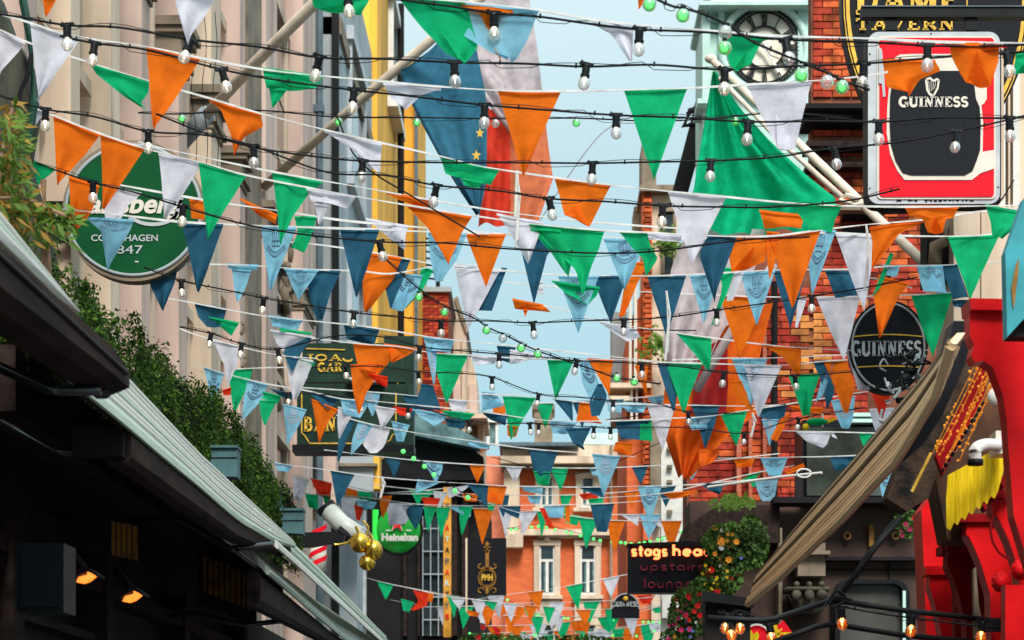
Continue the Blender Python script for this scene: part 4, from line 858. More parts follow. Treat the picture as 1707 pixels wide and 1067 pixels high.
# round beer sign lower
YG = 17.6
g2 = thing('round_beer_sign', 'black oval GUINNESS sign with a silver rim, hung with cables right of the brick wall', 'sign', W(1480, 600, YG))
e2 = lambda rx, ry: [(1481+rx*math.cos(R(a)), 578+ry*math.sin(R(a))) for a in range(0, 360, 9)]
mk('board', MB().prism(e2(66, 78), YG, .12), mIron, g2); mk('rim', MB().ring(1481, 578, 59, 62, 71, 74, YG-.02, .03, 48), mFrame, g2, smooth=True)
mk('face', MB().prism(e2(58, 70), YG-.01, .01), mBlack, g2)
mk('gold_arc', MB().stroke([(1423+i*11.6, 561-3.5*math.sin(i/10*math.pi)) for i in range(11)], 2, YG-.02).stroke([(1428+i*10.6, 612-2*math.sin(i/10*math.pi)) for i in range(11)], 2, YG-.02), mGold, g2)
mk('lettering', serif_text(MB(), 'GUINNESS', 1420, 1536, 593, 24, YG-.025, wt=5), mFrame, g2)
mk('hanger', MB().tube([W(1481, 502, YG+.06), W(1481, 450, YG+.06)], .02), mIron, g2)
cbn = thing('cable_bundle', 'tangle of silver and black cables hanging by the oval beer sign', 'cables', W(1530, 620, 17.2))
rr = random.Random(6); cm = [mIron, mFrame, mIron, mGreyStone]
for k in range(34):
    x = 1505+rr.uniform(-40, 38); y = rr.uniform(590, 700)
    pts = [W(x+rr.gauss(0, 8), y+rr.gauss(0, 7), 17.1+rr.uniform(-.1, .1)) for _ in range(4)]
    mk('cable', MB().tube(catmull(pts, 5), rr.uniform(.005, .014), n=6), cm[k % 4], cbn, smooth=True)
# green beer disc left
YC = 14.8
cs = thing('round_green_beer_sign', 'round dark green beer sign with a pale rim on the pink building', 'sign', W(222, 350, YC))
mSG = mat('dark green sign enamel', (0.001, 0.075, 0.022), spec=.1, rough=.5, var=.1, scale=3)
circ = lambda cx, cy, r, n=56: [(cx+r*math.cos(2*math.pi*i/n), cy+r*math.sin(2*math.pi*i/n)) for i in range(n)]
mk('body', MB().prism(circ(222, 351, 118), YC, .12), mTan, cs); mk('rim', MB().ring(222, 350, 110, 115, 106, 111, YC-.01, .05, 64), mGreyStone, cs, smooth=True)
mk('face', MB().prism(circ(222, 350, 110), YC-.005, .01), mSG, cs)
btext('lettering', 'Carlsberg', (118, 305, 322, 366), YC-.012, mCreamPr, cs, bold=.03, shear=.25)
mk('swash', MB().stroke([(215, 366)]+arc(255, 352, 40, 22, 150, 10, 10)+[(303, 330)], 6, YC-.012), mFrame, cs)
btext('lettering', 'COPENHAGEN', (152, 263, 391, 402), YC-.012, mFrame, cs, bold=.01)
btext('lettering', '1847', (184, 238, 409, 423), YC-.012, mFrame, cs)
mk('bracket', MB().box(-3.1, -2.75, YC+.03, YC+.07, 4.9, 4.95).box(-3.1, -2.75, YC+.03, YC+.07, 5.1, 5.15), mIron, cs)
# green glowing beer disc
YH = 31
hs = thing('round_star_beer_sign', 'glossy green Heineken disc sign with a red star at lower left centre', 'sign', W(662, 885, YH))
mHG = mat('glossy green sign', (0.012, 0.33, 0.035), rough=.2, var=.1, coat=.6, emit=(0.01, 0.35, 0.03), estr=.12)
dm = MB(); cc = W(664, 884, YH); rx = 38/KF*YH; n = 32
for i in range(6):
    f = i/5; r = rx*math.sin(f*math.pi/2*.98+.02); y = YH-.12*math.cos(f*math.pi/2)
    for k in range(n): a = 2*math.pi*k/n; dm.v.append(Vector((cc.x+r*math.cos(a), y, cc.z+r*math.sin(a)*1.03)))
for i in range(5):
    for k in range(n): dm.f.append((i*n+k, i*n+(k+1) % n, (i+1)*n+(k+1) % n, (i+1)*n+k))
dm.f.append(tuple(range(n))); mk('dome', dm, mHG, hs, smooth=True)
mk('rim', MB().ring(664, 884, 37, 41, 38, 42, YH-.02, .12, 40), mIron, hs, smooth=True)
star = [(662+(13 if i % 2 == 0 else 5.4)*math.sin(R(36*i)), 873-(13 if i % 2 == 0 else 5.4)*math.cos(R(36*i))) for i in range(10)]
st2 = [(662+(15.5 if i % 2 == 0 else 6.8)*math.sin(R(36*i)), 873-(15.5 if i % 2 == 0 else 6.8)*math.cos(R(36*i))) for i in range(10)]
mk('star_edge', MB().prism(st2, YH-.15, .02), mWhite, hs); mk('star', MB().prism(star, YH-.165, .02), mat('sign red', (.85, .03, .03)), hs)
mk('thin_band', MB().pbox(643, 652, 883, 885, YH-.15, .01).pbox(677, 686, 883, 885, YH-.15, .01), mWhite, hs)
btext('lettering', 'Heineken', (636, 697, 889, 902), YH-.15, mWhite, hs, bold=.05)
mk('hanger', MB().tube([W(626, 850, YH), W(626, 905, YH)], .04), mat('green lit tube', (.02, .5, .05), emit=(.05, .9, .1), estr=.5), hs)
# brass balls and tap barrel
ks = thing('barrel_and_brass_balls', 'silver barrel sign with three hanging brass balls below the pennants at left centre', 'sign', W(590, 900, 22))
mk('barrel', MB().tube([W(545, 848, 22), W(570, 874, 21.9), W(607, 898, 21.8)], .085, n=18), mat('pale enamel barrel', (0.46, 0.49, 0.45), rough=.3, var=.07, scale=5), ks, smooth=True)
mk('barrel_cap', MB().tube([W(541, 843, 22), W(547, 851, 22)], .095, n=18), mBlack, ks); mk('barrel_band', MB().tube([W(566, 884, 21.85), W(604, 906, 21.8)], .06, n=12), mBlack, ks)
mBrass = mat('polished brass', (0.80, 0.50, 0.07), rough=.22, var=.1, metal=.9)
for i, (x, y, r, s) in enumerate(((600, 905, 17, 1.0), (623, 917, 15, 1.15), (612, 938, 14, .95))):
    mk('brass_ball', MB().sphere(W(x, y, 21.5), r/KF*21.5, 20, 14, (1, 1, s)), mBrass, ks, smooth=True); mk('ball_stem', MB().tube([W(x, y-12, 21.5), W(x-6, y-26, 21.6)], .015), mBrass, ks)
mk('brass_hoop', MB().tube(catmull([W(x, y, 21.7) for x, y in ((550, 902), (560, 908), (580, 904), (592, 890))], 5), .012, n=6).tube(catmull([W(x, y, 21.7) for x, y in ((605, 868), (614, 880), (612, 895), (622, 905))], 5), .012, n=6), mBrass, ks, smooth=True)
mk('letter', btext('t', 'TAV', (556, 590, 846, 872), 21.7, mIron, None).data and MB(), mIron, ks) if False else None
# striped pole
sp = thing('striped_barber_pole', 'red and cream diagonal striped pole sign below the brass balls', 'pole', W(527, 930, 24))
mk('pole', MB().tube([W(530, 902, 24), W(530, 952, 24)], .085, n=20), mCreamPr, sp, smooth=True)
for k in range(4):
    b = MB(); y0 = 952-k*17
    for j in range(9):
        a = R(180+180*j/8); r = .089; c0 = W(530, y0-j*2.6, 24)
        for dz in (0, 8): b.v.append(Vector((c0.x+r*math.cos(a), 24+r*math.sin(a), c0.z+dz/KF*24)))
    for j in range(8): b.f.append((2*j, 2*j+2, 2*j+3, 2*j+1))
    mk('red_stripe', b, cR if False else mGuinRed, sp)
mk('cap', MB().tube([W(530, 897, 24), W(530, 903, 24)], .1, n=20), mIron, sp)
# yellow vertical sign
ys_ = thing('vertical_yellow_sign', 'narrow yellow vertical sign with small letters on the dark pub front', 'sign', W(746, 1000, 38))
mk('board', MB().pbox(739, 752, 812, 1062, 38, .08), mat('amber board', (0.66, 0.30, 0.04), var=.15), ys_)
for i, chx in enumerate('WVAYAPARTYS'):
    y0 = 838+i*18.5; btext('letter', chx, (742, 749, y0, y0+9), 37.98, [mIron, mPipe, mGuinRed, mMint][i % 4], ys_, bold=.02)
# black gold emblem sign
ps = thing('black_emblem_sign', 'black rectangular hanging sign with a gold key shaped emblem', 'sign', W(813, 990, 36))
mk('board', MB().pbox(781, 844, 897, 992, 36, .1), mBlack, ps)
em = MB().ring(812, 963, 13.5, 15.5, 15, 17, 35.98, .01, 26).ring(812, 963, 11, 12, 12.5, 13.5, 35.98, .01, 26).stroke([(812, 948), (812, 918)], 6, 35.98).stroke([(812, 922), (812, 906)], 3, 35.98).stroke([(806, 912), (818, 912)], 2.5, 35.98)
em.stroke([(807, 918), (817, 918)], 2, 35.98).stroke(arc(802, 944, 5, 4, 0, 270, 8), 2, 35.98).stroke(arc(822, 944, 5, 4, 180, -90, 8), 2, 35.98).stroke([(812, 980), (812, 990)], 5, 35.98).stroke(arc(802, 984, 5, 4, 0, -270, 8), 2, 35.98).stroke(arc(822, 984, 5, 4, 180, 450, 8), 2, 35.98)
em.prism([(812, 902), (816, 907), (812, 912), (808, 907)], 35.97, .01)
mk('emblem', em, mGoldD, ps); btext('lettering', 'PMH', (803, 821, 957, 968), 35.97, mGold, ps, bold=.03)
mk('side_rod', MB().pbox(776, 779, 897, 1020, 36, .05), mCream, ps)
# green pub boards
YB = 28
gb1 = thing('green_pub_signboard', 'dark green pub signboard with gold letters and gold border beside the pink wall', 'sign', W(590, 745, YB))
mGB = mat('bottle green board', (0.010, 0.035, 0.022), rough=.45, var=.15)
mk('board', MB().pbox(495, 676, 640, 742, YB, .2), mGB, gb1); mk('upper_board', MB().pbox(504, 676, 572, 637, YB+.05, .2), mGB, gb1); mk('tall_panel', MB().pbox(640, 690, 560, 745, YB+.1, .2), mGB, gb1)
mk('base_ledge', MB().pbox(487, 690, 741, 753, YB-.15, .4), mIron, gb1)
bd = MB().stroke([(503, 655), (503, 722), (508, 726), (513, 734), (516, 739), (640, 739), (650, 734), (654, 725), (660, 722), (660, 655)], 2, YB-.02)
mk('gold_border', bd, mGold, gb1); mk('gold_border', MB().pbox(662, 664, 588, 692, YB+.06, .02).stroke([(510, 581), (575, 583)], 1.5, YB+.03), mGold, gb1)
mk('lettering', serif_text(MB(), 'BAN', 506, 560, 718, 22, YB-.02, wt=5), mGold, gb1)
mk('lettering', serif_text(MB(), 'IOA', 512, 570, 601, 10, YB+.03, wt=3).stroke(arc(580, 597, 8, 5, 180, 20, 5), 3, YB+.03), mGold, gb1)
mk('lettering', serif_text(MB(), 'GAR', 530, 570, 619, 14, YB+.03, wt=3.2), mGold, gb1)
mk('half_lamp', MB().prism([(575, 628), (640, 632), (640, 637), (590, 636)], YB-.2, .2), mFrame, gb1)
# neon sign
YN = 23.6
ns = thing('neon_stags_head_sign', 'black box sign with the red neon words stags head above unlit upstairs lounge', 'sign', W(1110, 988, YN))
mk('box', MB().pbox(1047, 1184, 906, 988, YN, .25), mBlack, ns); mk('top_edge', MB().prism([(1046, 906), (1150, 902), (1188, 908), (1188, 912), (1046, 909)], YN-.02, .3), mIron, ns)
mNeon = mat('lit red orange neon tube', (1, .2, .1), emit=(1.0, 0.13, 0.035), estr=5.0); mNeonOff = mat('unlit crimson neon tube', (0.25, 0.02, 0.04), rough=.3)
mk('neon_lettering', neon_text(MB(), 'stags', 1051, 1114, 926, 18, YN-.03, .0125), mNeon, ns); mk('neon_lettering', neon_text(MB(), 'head', 1120, 1190, 926, 18, YN-.03, .0125), mNeon, ns)
mk('unlit_lettering', neon_text(MB(), 'upstairs', 1066, 1176, 951, 15, YN-.03, .008), mNeonOff, ns); mk('unlit_lettering', neon_text(MB(), 'lounge', 1072, 1156, 980, 17, YN-.03, .008), mNeonOff, ns)
# small oval beer sign far
g3 = thing('small_oval_beer_sign', 'small black rounded GUINNESS sign left of the neon sign', 'sign', W(1042, 1020, 27))
mk('board', MB().prism(arc(1043, 1015, 23, 26, 180, 360, 16)+[(1066, 1030), (1020, 1030)], 27, .1), mBlack, g3)
mk('rim', MB().stroke(arc(1043, 1015, 22.5, 25.5, 180, 360, 16), 2, 26.98), mGreyStone, g3); mk('lettering', serif_text(MB(), 'GUINNESS', 1021, 1065, 1011, 8, 26.98, wt=1.8), mFrame, g3)
mk('gold_dot', MB().sphere(W(1043, 998, 26.95), .03, 8, 5), mGold, g3)
# teal sign right edge
tl = thing('teal_board', 'teal painted sign board cut off by the right edge', 'sign', W(1700, 560, 8.7))
mk('board', MB().prism([(1676, 420), (1707, 330), (1760, 330), (1760, 530), (1708, 530), (1679, 562)], 8.7, .08), mTealB, tl); mk('under_side', MB().prism([(1681, 561), (1709, 524), (1760, 524), (1760, 562)], 8.76, .1), mDark, tl)
mk('painted_mark', MB().prism([(1686, 480), (1694, 440), (1699, 430), (1697, 460), (1690, 515), (1688, 500)], 8.69, .005), mGoldD, tl)
# red and yellow lion roundel
ln = thing('red_yellow_roundel', 'red roundel sign with bright yellow figures at the bottom edge', 'sign', W(1275, 1067, 17))
mk('disc', MB().prism(circ(1262, 1062, 22, 28), 17, .06), mGuinRed, ln); mk('rim', MB().stroke(arc(1262, 1062, 21, 21, 180, 360, 16), 3, 16.98), mWhite, ln)
mk('yellow_figure', MB().prism([(1246, 1056), (1252, 1050), (1256, 1058), (1262, 1052), (1266, 1060), (1262, 1070), (1250, 1072), (1244, 1064)], 16.96, .02), mYe, ln)
mk('red_wedge', MB().prism([(1292, 1046), (1306, 1034), (1322, 1056), (1296, 1068)], 17.1, .06), mGuinRed, ln); mk('yellow_cross', MB().stroke([(1292, 1042), (1300, 1072)], 6, 17.05).stroke([(1288, 1056), (1322, 1056)], 4, 17.05).stroke([(1280, 1068), (1304, 1048)], 3, 17.04), mYe, ln)
# ================================================================== FLAGPOLES AND FLAGS
fp = mk('flagpole', MB().tube([W(300, 240, 20.6), W(420, 110, 19.6), W(640, -110, 18)], .046, n=14), mPole, smooth=True); tag(fp, 'upper slanting cream flagpole on the left, over the pink pilasters', 'flagpole', 'cream flagpoles on the left building')
mk('pole_socket', MB().tube([W(280, 262, 20.8), W(345, 190, 20.2)], .075, n=14), mGreyStone, fp, smooth=True)
fp2 = mk('flagpole', MB().tube([W(440, 312, 25.5), W(600, 168, 24.5), W(820, -20, 23)], .047, n=14), mPole, smooth=True); tag(fp2, 'lower slanting cream flagpole that carries the blue starred flag', 'flagpole', 'cream flagpoles on the left building')
prs = random.Random(99)
def surf(rows, Y, ny=8, nx=10, amp=.02, freq=9, ph=0., layer=0.0, xfold=True):
    """rows: (xl,yl,xr,yr) in px from top to bottom -> function (u,v) -> world"""
    m = len(rows)-1
    cw = [(prs.uniform(3, 11), prs.uniform(-9, 9), prs.uniform(0, 6), prs.uniform(.25, 1)) for _ in range(4)]
    def f(u, v):
        t = v*m; i = min(int(t), m-1); t -= i; a, b = rows[i], rows[i+1]
        xl, yl, xr, yr = [a[j]+(b[j]-a[j])*t for j in range(4)]
        x, y = xl+(xr-xl)*u, yl+(yr-yl)*u
        d = amp*(math.sin(freq*u+ph+2*v)*.6+math.sin(freq*.43*u-3*v+ph*2)*.6)*(.25+.75*v)+layer+amp*.22*sum(k*(1-abs(2*((A*u+B*v+q)/6.283 % 1)-1)) for A, B, q, k in cw)*min(1, v*3)
        return W(x, y, Y)+Vector((0, d, 0))
    return f
def surfmesh(mb, f, nx, ny, v0=0., v1=1.):
    o = len(mb.v)
    for j in range(ny+1):
        for i in range(nx+1): mb.v.append(f(i/nx, v0+(v1-v0)*j/ny))
    for j in range(ny):
        for i in range(nx): a = o+j*(nx+1)+i; mb.f.append((a, a+1, a+nx+2, a+nx+1))
    return mb
mEU = cloth('blue flag cloth', (0.05, 0.20, 0.31), .4); mFlW = cloth('pinkish white flag cloth', (0.70, 0.60, 0.62), .45); mFlR = cloth('red flag cloth', (0.78, 0.06, 0.03), .4); mFlO = cloth('salmon flag cloth', (0.88, 0.24, 0.11), .5)
mFlG = cloth('green flag cloth', (0.006, 0.52, 0.24), .42); mFlOd = cloth('deep orange flag cloth', (0.78, 0.13, 0.012), .35)
eu = thing('blue_starred_flag', 'blue flag with gold stars drooping from the lower left flagpole', 'flag', W(740, 200, 24))
rb_ = [(715, 85, 765, 35), (664, 122, 790, 60), (700, 195, 812, 170), (735, 260, 812, 250), (765, 310, 810, 310), (796, 356, 800, 356)]
fe = surf(rb_, 24, amp=.07, freq=16); mk('cloth', surfmesh(MB(), fe, 20, 16), mEU, eu, smooth=True)
mk('hem', MB().tube([fe(0, v/12)+Vector((0, -.01, 0)) for v in range(2, 13)], .018, n=6), cN, eu, smooth=True)
for (x, y, r) in ((800, 222, 9), (794, 259, 10), (786, 300, 6)):
    mk('gold_star', MB().prism([(x+(r if i % 2 == 0 else r*.42)*.8*math.sin(R(36*i)), y-(r if i % 2 == 0 else r*.42)*math.cos(R(36*i))) for i in range(10)], 23.86, .006), mGold, eu)
wf = thing('pink_white_and_red_flag', 'large draped flag, pinkish white above and red and salmon below, behind the blue starred flag', 'flag', W(850, 200, 26))
mk('white_field', surfmesh(MB(), surf([(765, -20, 880, -20), (762, 60, 893, 60), (775, 110, 900, 115), (850, 215, 908, 190)], 26, amp=.12, freq=14), 20, 14), mFlW, wf, smooth=True)
mk('red_field', surfmesh(MB(), surf([(806, 175, 824, 185), (803, 215, 850, 212), (803, 300, 850, 300), (797, 375, 852, 375)], 26.1, amp=.12, freq=11), 14, 12), mFlR, wf, smooth=True)
mk('salmon_field', surfmesh(MB(), surf([(848, 208, 908, 188), (848, 260, 915, 250), (850, 330, 922, 300), (850, 376, 896, 376)], 26.15, amp=.10, freq=8, ph=2), 14, 12), mFlO, wf, smooth=True)
mk('pole_edge', MB().tube([W(766, 102, 25.6), W(852, 218, 25.6)], .028, n=8), mFlW, wf, smooth=True)
mk('hanging_halyard', MB().tube([W(862, 285, 25), W(858, 380, 25)], .02, n=5), mCreamPr, wf)
# big tricolour on the right
tf = thing('large_tricolour_flag', 'very large draped green, white and orange flag below the clock tower', 'flag', W(1240, 300, 21))
mk('green_field', surfmesh(MB(), surf([(1188, 118, 1192, 120), (1180, 170, 1232, 180), (1170, 230, 1285, 235), (1160, 290, 1350, 290), (1153, 345, 1402, 325), (1150, 388, 1386, 385)], 21, amp=.16, freq=24), 48, 18), mFlG, tf, smooth=True)
mk('white_field', surfmesh(MB(), surf([(1150, 380, 1300, 385), (1120, 440, 1260, 440), (1112, 500, 1240, 500), (1105, 570, 1200, 560), (1112, 610, 1165, 640)], 21.15, amp=.14, freq=15), 26, 14), mFlW, tf, smooth=True)
mk('orange_field', surfmesh(MB(), surf([(1180, 560, 1290, 500), (1112, 620, 1265, 600), (1103, 690, 1262, 690), (1110, 730, 1206, 735), (1132, 795, 1152, 797)], 21.3, amp=.16, freq=16), 30, 16), mFlOd, tf, smooth=True)
mk('red_fold', surfmesh(MB(), surf([(1165, 585, 1212, 560), (1160, 640, 1214, 640), (1150, 690, 1210, 692)], 21.1, amp=.05, freq=10), 12, 8), mat('dark red cloth', (.28, .01, .01), transl=.2), tf, smooth=True)
mk('small_fold', surfmesh(MB(), surf([(1165, 748, 1200, 750), (1165, 780, 1190, 770)], 21.0, amp=.03), 6, 4), mFlOd, tf)
fr1 = mk('flagpole', MB().tube([W(1187, 100, 21.2), W(1330, 238, 20.6), W(1450, 352, 20), W(1540, 438, 19.5)], .032, r2=.042, n=14), mPole, smooth=True); tag(fr1, 'upper slanting cream flagpole right of centre with a knob at its tip', 'flagpole', 'cream flagpoles on the right')
mk('finial', MB().sphere(W(1185, 98, 21.2), .05, 12, 8, (1.1, 1, .8)), mPole, fr1, smooth=True); mk('rope_lashing', MB().tube([W(1430, 330, 19.95), W(1410, 325, 19.95), W(1400, 333, 19.95), W(1425, 342, 19.9), W(1445, 338, 19.9)], .02, n=6), mPole, fr1)
fr2 = mk('flagpole', MB().tube([W(1200, 130, 20.9), W(1300, 235, 20.4), W(1405, 330, 20.1)], .02, r2=.024, n=12), mPole, smooth=True); tag(fr2, 'thinner cream pole running along the top edge of the large tricolour flag', 'flagpole', 'cream flagpoles on the right')
fr3 = mk('flagpole', MB().tube([W(1160, 652, 20.6), W(1215, 560, 20.5), W(1290, 440, 20.2)], .038, n=12), mFlW, smooth=True); tag(fr3, 'pale pole slanting up across the lower orange part of the tricolour flag', 'flagpole', 'cream flagpoles on the right')
mk('ornament', MB(), mIron) if False else None
# ================================================================== BUNTING
crest_proto = []
mInkB = mat('crest ink blue', (0.10, 0.14, 0.26), var=0.3, scale=30)
def crest(mb, f, wk=1.0, off=-.006):
    def q(pts, w):   # pts in (u,v) of the pennant, drawn as a thin ribbon
        n = len(pts); o = len(mb.v)
        for i, p in enumerate(pts):
            a, b = pts[max(i-1, 0)], pts[min(i+1, n-1)]; t = Vector((b[0]-a[0], b[1]-a[1])); t.normalize(); nn = Vector((-t.y, t.x))*w
            for s in (1, -1): mb.v.append(f(p[0]+nn.x*s, p[1]+nn.y*s)+Vector((0, off, 0)))
        for i in range(n-1): mb.f.append((o+2*i, o+2*i+1, o+2*i+3, o+2*i+2))
    k = .011*wk
    for cx, h in ((.38, .10), (.5, .08), (.62, .10)):
        q([(cx-.035, .22), (cx-.035, h), (cx, h-.03), (cx+.035, h), (cx+.035, .22)], k)
    q([(.34, .22), (.66, .22), (.66, .30), (.34, .30), (.34, .22)], k); q([(.44, .22), (.44, .30)], k); q([(.56, .22), (.56, .30)], k)
    q([(.14+.72*i/10, .27+.13*math.sin(math.pi*i/10)) for i in range(11)], k); q([(.10+.80*i/10, .32+.15*math.sin(math.pi*i/10)) for i in range(11)], k)
    for i in range(9): x = .17+.66*i/8; q([(x, .30+.13*math.sin(math.pi*i/8)), (x+.02, .335+.13*math.sin(math.pi*i/8))], k)
    return mb
def interp(path, x):
    for (x0, y0), (x1, y1) in zip(path, path[1:]):
        if x <= x1: break
    return y0+(y1-y0)*(x-x0)/(x1-x0)
prn = random.Random(21); NPEN = 0
def bunting(label, Y, paths, pens, dY=0.0, tw=.011):
    """one cord of bunting. Y depth at px 900, dY how much farther per 1000 px to the right"""
    global NPEN
    x0 = paths[0][0][0]; t = thing('bunting_string', label, 'bunting', W(paths[0][0][0], paths[0][0][1], Y+dY*(x0-900)/1000), 'cords of bunting strung across the lane')
    D = lambda x: Y+dY*(x-900)/1000
    for path in paths:
        pts = catmull([(x, y, 0) for x, y in path], 5); mb = MB(); h = tw*KF/Y
        for i, p in enumerate(pts):
            y = D(p.x); tws = .35+.65*abs(math.cos(p.x*.011+Y*3)); hh = h*.5*tws
            a = W(p.x, p.y-hh, y); b = W(p.x, p.y+hh, y)
            mb.v += [a+Vector((0, -.002, 0)), b+Vector((0, -.002, 0)), b+Vector((0, .002, 0)), a+Vector((0, .002, 0))]
        for i in range(len(pts)-1):
            for j in range(4): mb.f.append((i*4+j, i*4+(j+1) % 4, (i+1)*4+(j+1) % 4, (i+1)*4+j))
        mk('tape', mb, mTape, t)
    for k, pn in enumerate(pens):
        c = pn[0]; lay = .012+.01*prn.random()
        if isinstance(pn[1], (list, tuple)): rows = [tuple(r) for r in pn[1]]; kind = pn[2] if len(pn) > 2 else 'f'
        else:
            xa, xb, tx, ty = pn[1:5]; kind = 't'
            path = min(paths, key=lambda P: abs(interp(P, (xa+xb)/2)-pn[5]) if len(pn) > 5 else 0)
            rows = [(xa, interp(path, xa)+1, xb, interp(path, xb)+1), (tx-.6, ty, tx+.6, ty)]
        xm = (rows[0][0]+rows[0][2])/2; yy = D(xm); wpx = max(8, rows[0][2]-rows[0][0]); ph = prn.uniform(0, 6)
        f = surf(rows, yy, amp=.035*min(1, wpx/50), freq=5.5, ph=ph, layer=lay)
        big = wpx > 40; nx, ny = (14, 14) if big else (7, 7)
        mb = surfmesh(MB(), f, nx, ny)
        bot = rows[-1]; bw = bot[2]-bot[0]
        if kind == 'f' and bw > 6:      # lower part folded up behind
            f2 = lambda u, v: f(u, v)+Vector((0, -.006-.02*(1-v), 0))
            o = len(mb.v); uu = prn.uniform(.3, .7); vv = prn.uniform(.25, .6)
            mb.v += [f2(0, 1), f2(1, 1), f2(uu, vv), f2(.5, 1)]; mb.f += [(o, o+3, o+2), (o+3, o+1, o+2)]
        if kind in ('f', 'r'):        # rolled hem where the cloth wraps the tape
            pass
        m, cn = CL[c]
        p = mk('pennant', mb, m, t, smooth=True, label=cn+' pennant'+(' folded up' if kind == 'f' and bw > 6 else '')); NPEN += 1
        hem = MB(); nn = 6
        for i in range(nn+1):
            u = i/nn; a = f(u, 0)
            hw = .010*(1 if big else .7)
            hem.v += [a+Vector((0, -.006, hw*.4)), a+Vector((0, -.008, -hw))]
        for i in range(nn): hem.f.append((2*i, 2*i+1, 2*i+3, 2*i+2))
        mk('hem', hem, m, p)
        if c == 'B' and kind != 'r' and wpx > 14:
            mk('crest', crest(MB(), f, .72 if big else 1.0), [mInk, mInkP, mInkB][NPEN % 3], p)
    return t
GWO = 'GWO'
bunting('topmost cord of bunting, cut by the upper frame edge, with a long green pennant', 9.0, [[(-40, -14), (300, -12), (620, -8), (765, 2), (800, 6), (900, 17), (1010, 36), (1190, 52), (1290, 60), (1440, 64), (1560, 70), (1720, 72)]],
 [('O', 68, 100, 75, 24), ('W', 288, 358, 312, 70), ('G', [(518, -12, 618, -6), (521, 6, 612, 8), (530, 10, 600, 22)]), ('G', [(664, -6, 775, -2), (700, 38, 782, 20), (742, 82, 797, 74), (764, 97, 776, 97)]), ('P', [(763, -2, 898, 16), (768, 52, 880, 60), (820, 85, 862, 90), (846, 97, 852, 98)]), ('O', [(745, 4, 855, 17), (782, 17, 842, 20), (808, 52, 836, 54), (830, 90, 834, 91)]),
  ('W', [(988, 37, 1058, 46), (1018, 52, 1056, 52), (1050, 100, 1054, 102)]), ('G', [(1196, 52, 1291, 62), (1208, 66, 1270, 68), (1218, 104, 1252, 106), (1225, 112, 1242, 108)]), ('O', [(1582, 72, 1668, 74), (1590, 92, 1666, 100), (1612, 135, 1652, 142)]), ('R', [(1585, 71, 1680, 73), (1590, 75, 1680, 76)], 'r'), ('O', [(1063, -8, 1080, -8), (1065, 12, 1067, 12)])])
bunting('second cord of bunting, with the large upright orange pennant in the sky gap', 11.2, [[(-40, 10), (0, 24), (50, 38), (120, 60), (245, 78), (335, 97), (440, 116), (540, 127), (640, 136), (700, 142), (835, 151), (935, 152), (1040, 150), (1145, 147), (1250, 141), (1352, 135), (1440, 127), (1480, 120)]],
 [('W', 50, 133, 62, 168), ('O', 243, 332, 256, 214), ('G', [(437, 113, 537, 125), (444, 146, 525, 150)]), ('G', [(448, 146, 478, 148), (452, 175, 454, 175)], 't'), ('W', [(638, 136, 735, 147), (650, 158, 702, 155), (668, 176, 676, 176)], 't'), ('O', 830, 934, 873, 290), ('G', 1041, 1145, 1091, 296), ('W', [(1247, 143, 1353, 136), (1274, 198, 1339, 190), (1297, 246, 1327, 246)]),
  ('O', [(1472, 97, 1560, 100), (1478, 118, 1570, 115), (1480, 140, 1535, 128), (1512, 152, 1520, 152)]), ('G', [(1694, 88, 1740, 84), (1692, 122, 1740, 112)])])
bunting('third cord of bunting, starting with a blown green pennant at left', 12.3, [[(-40, 36), (0, 50), (50, 72), (120, 95), (248, 135), (300, 150), (360, 167), (430, 188), (540, 216), (635, 238), (740, 262), (800, 277), (862, 287), (925, 296), (1015, 308), (1115, 319), (1208, 328), (1300, 337), (1400, 343), (1520, 345), (1600, 344), (1740, 342)]],
 [('W', -40, 40, -4, 122), ('G', [(150, 106, 248, 136), (158, 120, 246, 150), (205, 158, 232, 166), (236, 178, 242, 180)]), ('O', [(348, 166, 433, 189), (368, 182, 438, 208), (384, 224, 405, 226), (388, 258, 390, 258)]), ('W', [(540, 217, 636, 239), (590, 250, 634, 262), (628, 286, 634, 290)]), ('G', [(735, 263, 832, 284), (742, 287, 818, 306)]), ('G', [(770, 296, 805, 303), (773, 308, 798, 312)], 't'),
  ('O', [(925, 297, 1018, 309), (934, 328, 1000, 342), (941, 358, 983, 374)]), ('W', 1114, 1210, 1153, 440), ('G', [(1318, 337, 1404, 342), (1338, 362, 1394, 364), (1352, 384, 1389, 384)]), ('O', [(1508, 343, 1599, 343), (1518, 358, 1592, 360), (1540, 362, 1578, 364), (1549, 385, 1572, 387)]), ('G', [(1643, 340, 1707, 353), (1653, 370, 1700, 372), (1659, 394, 1672, 397)])])
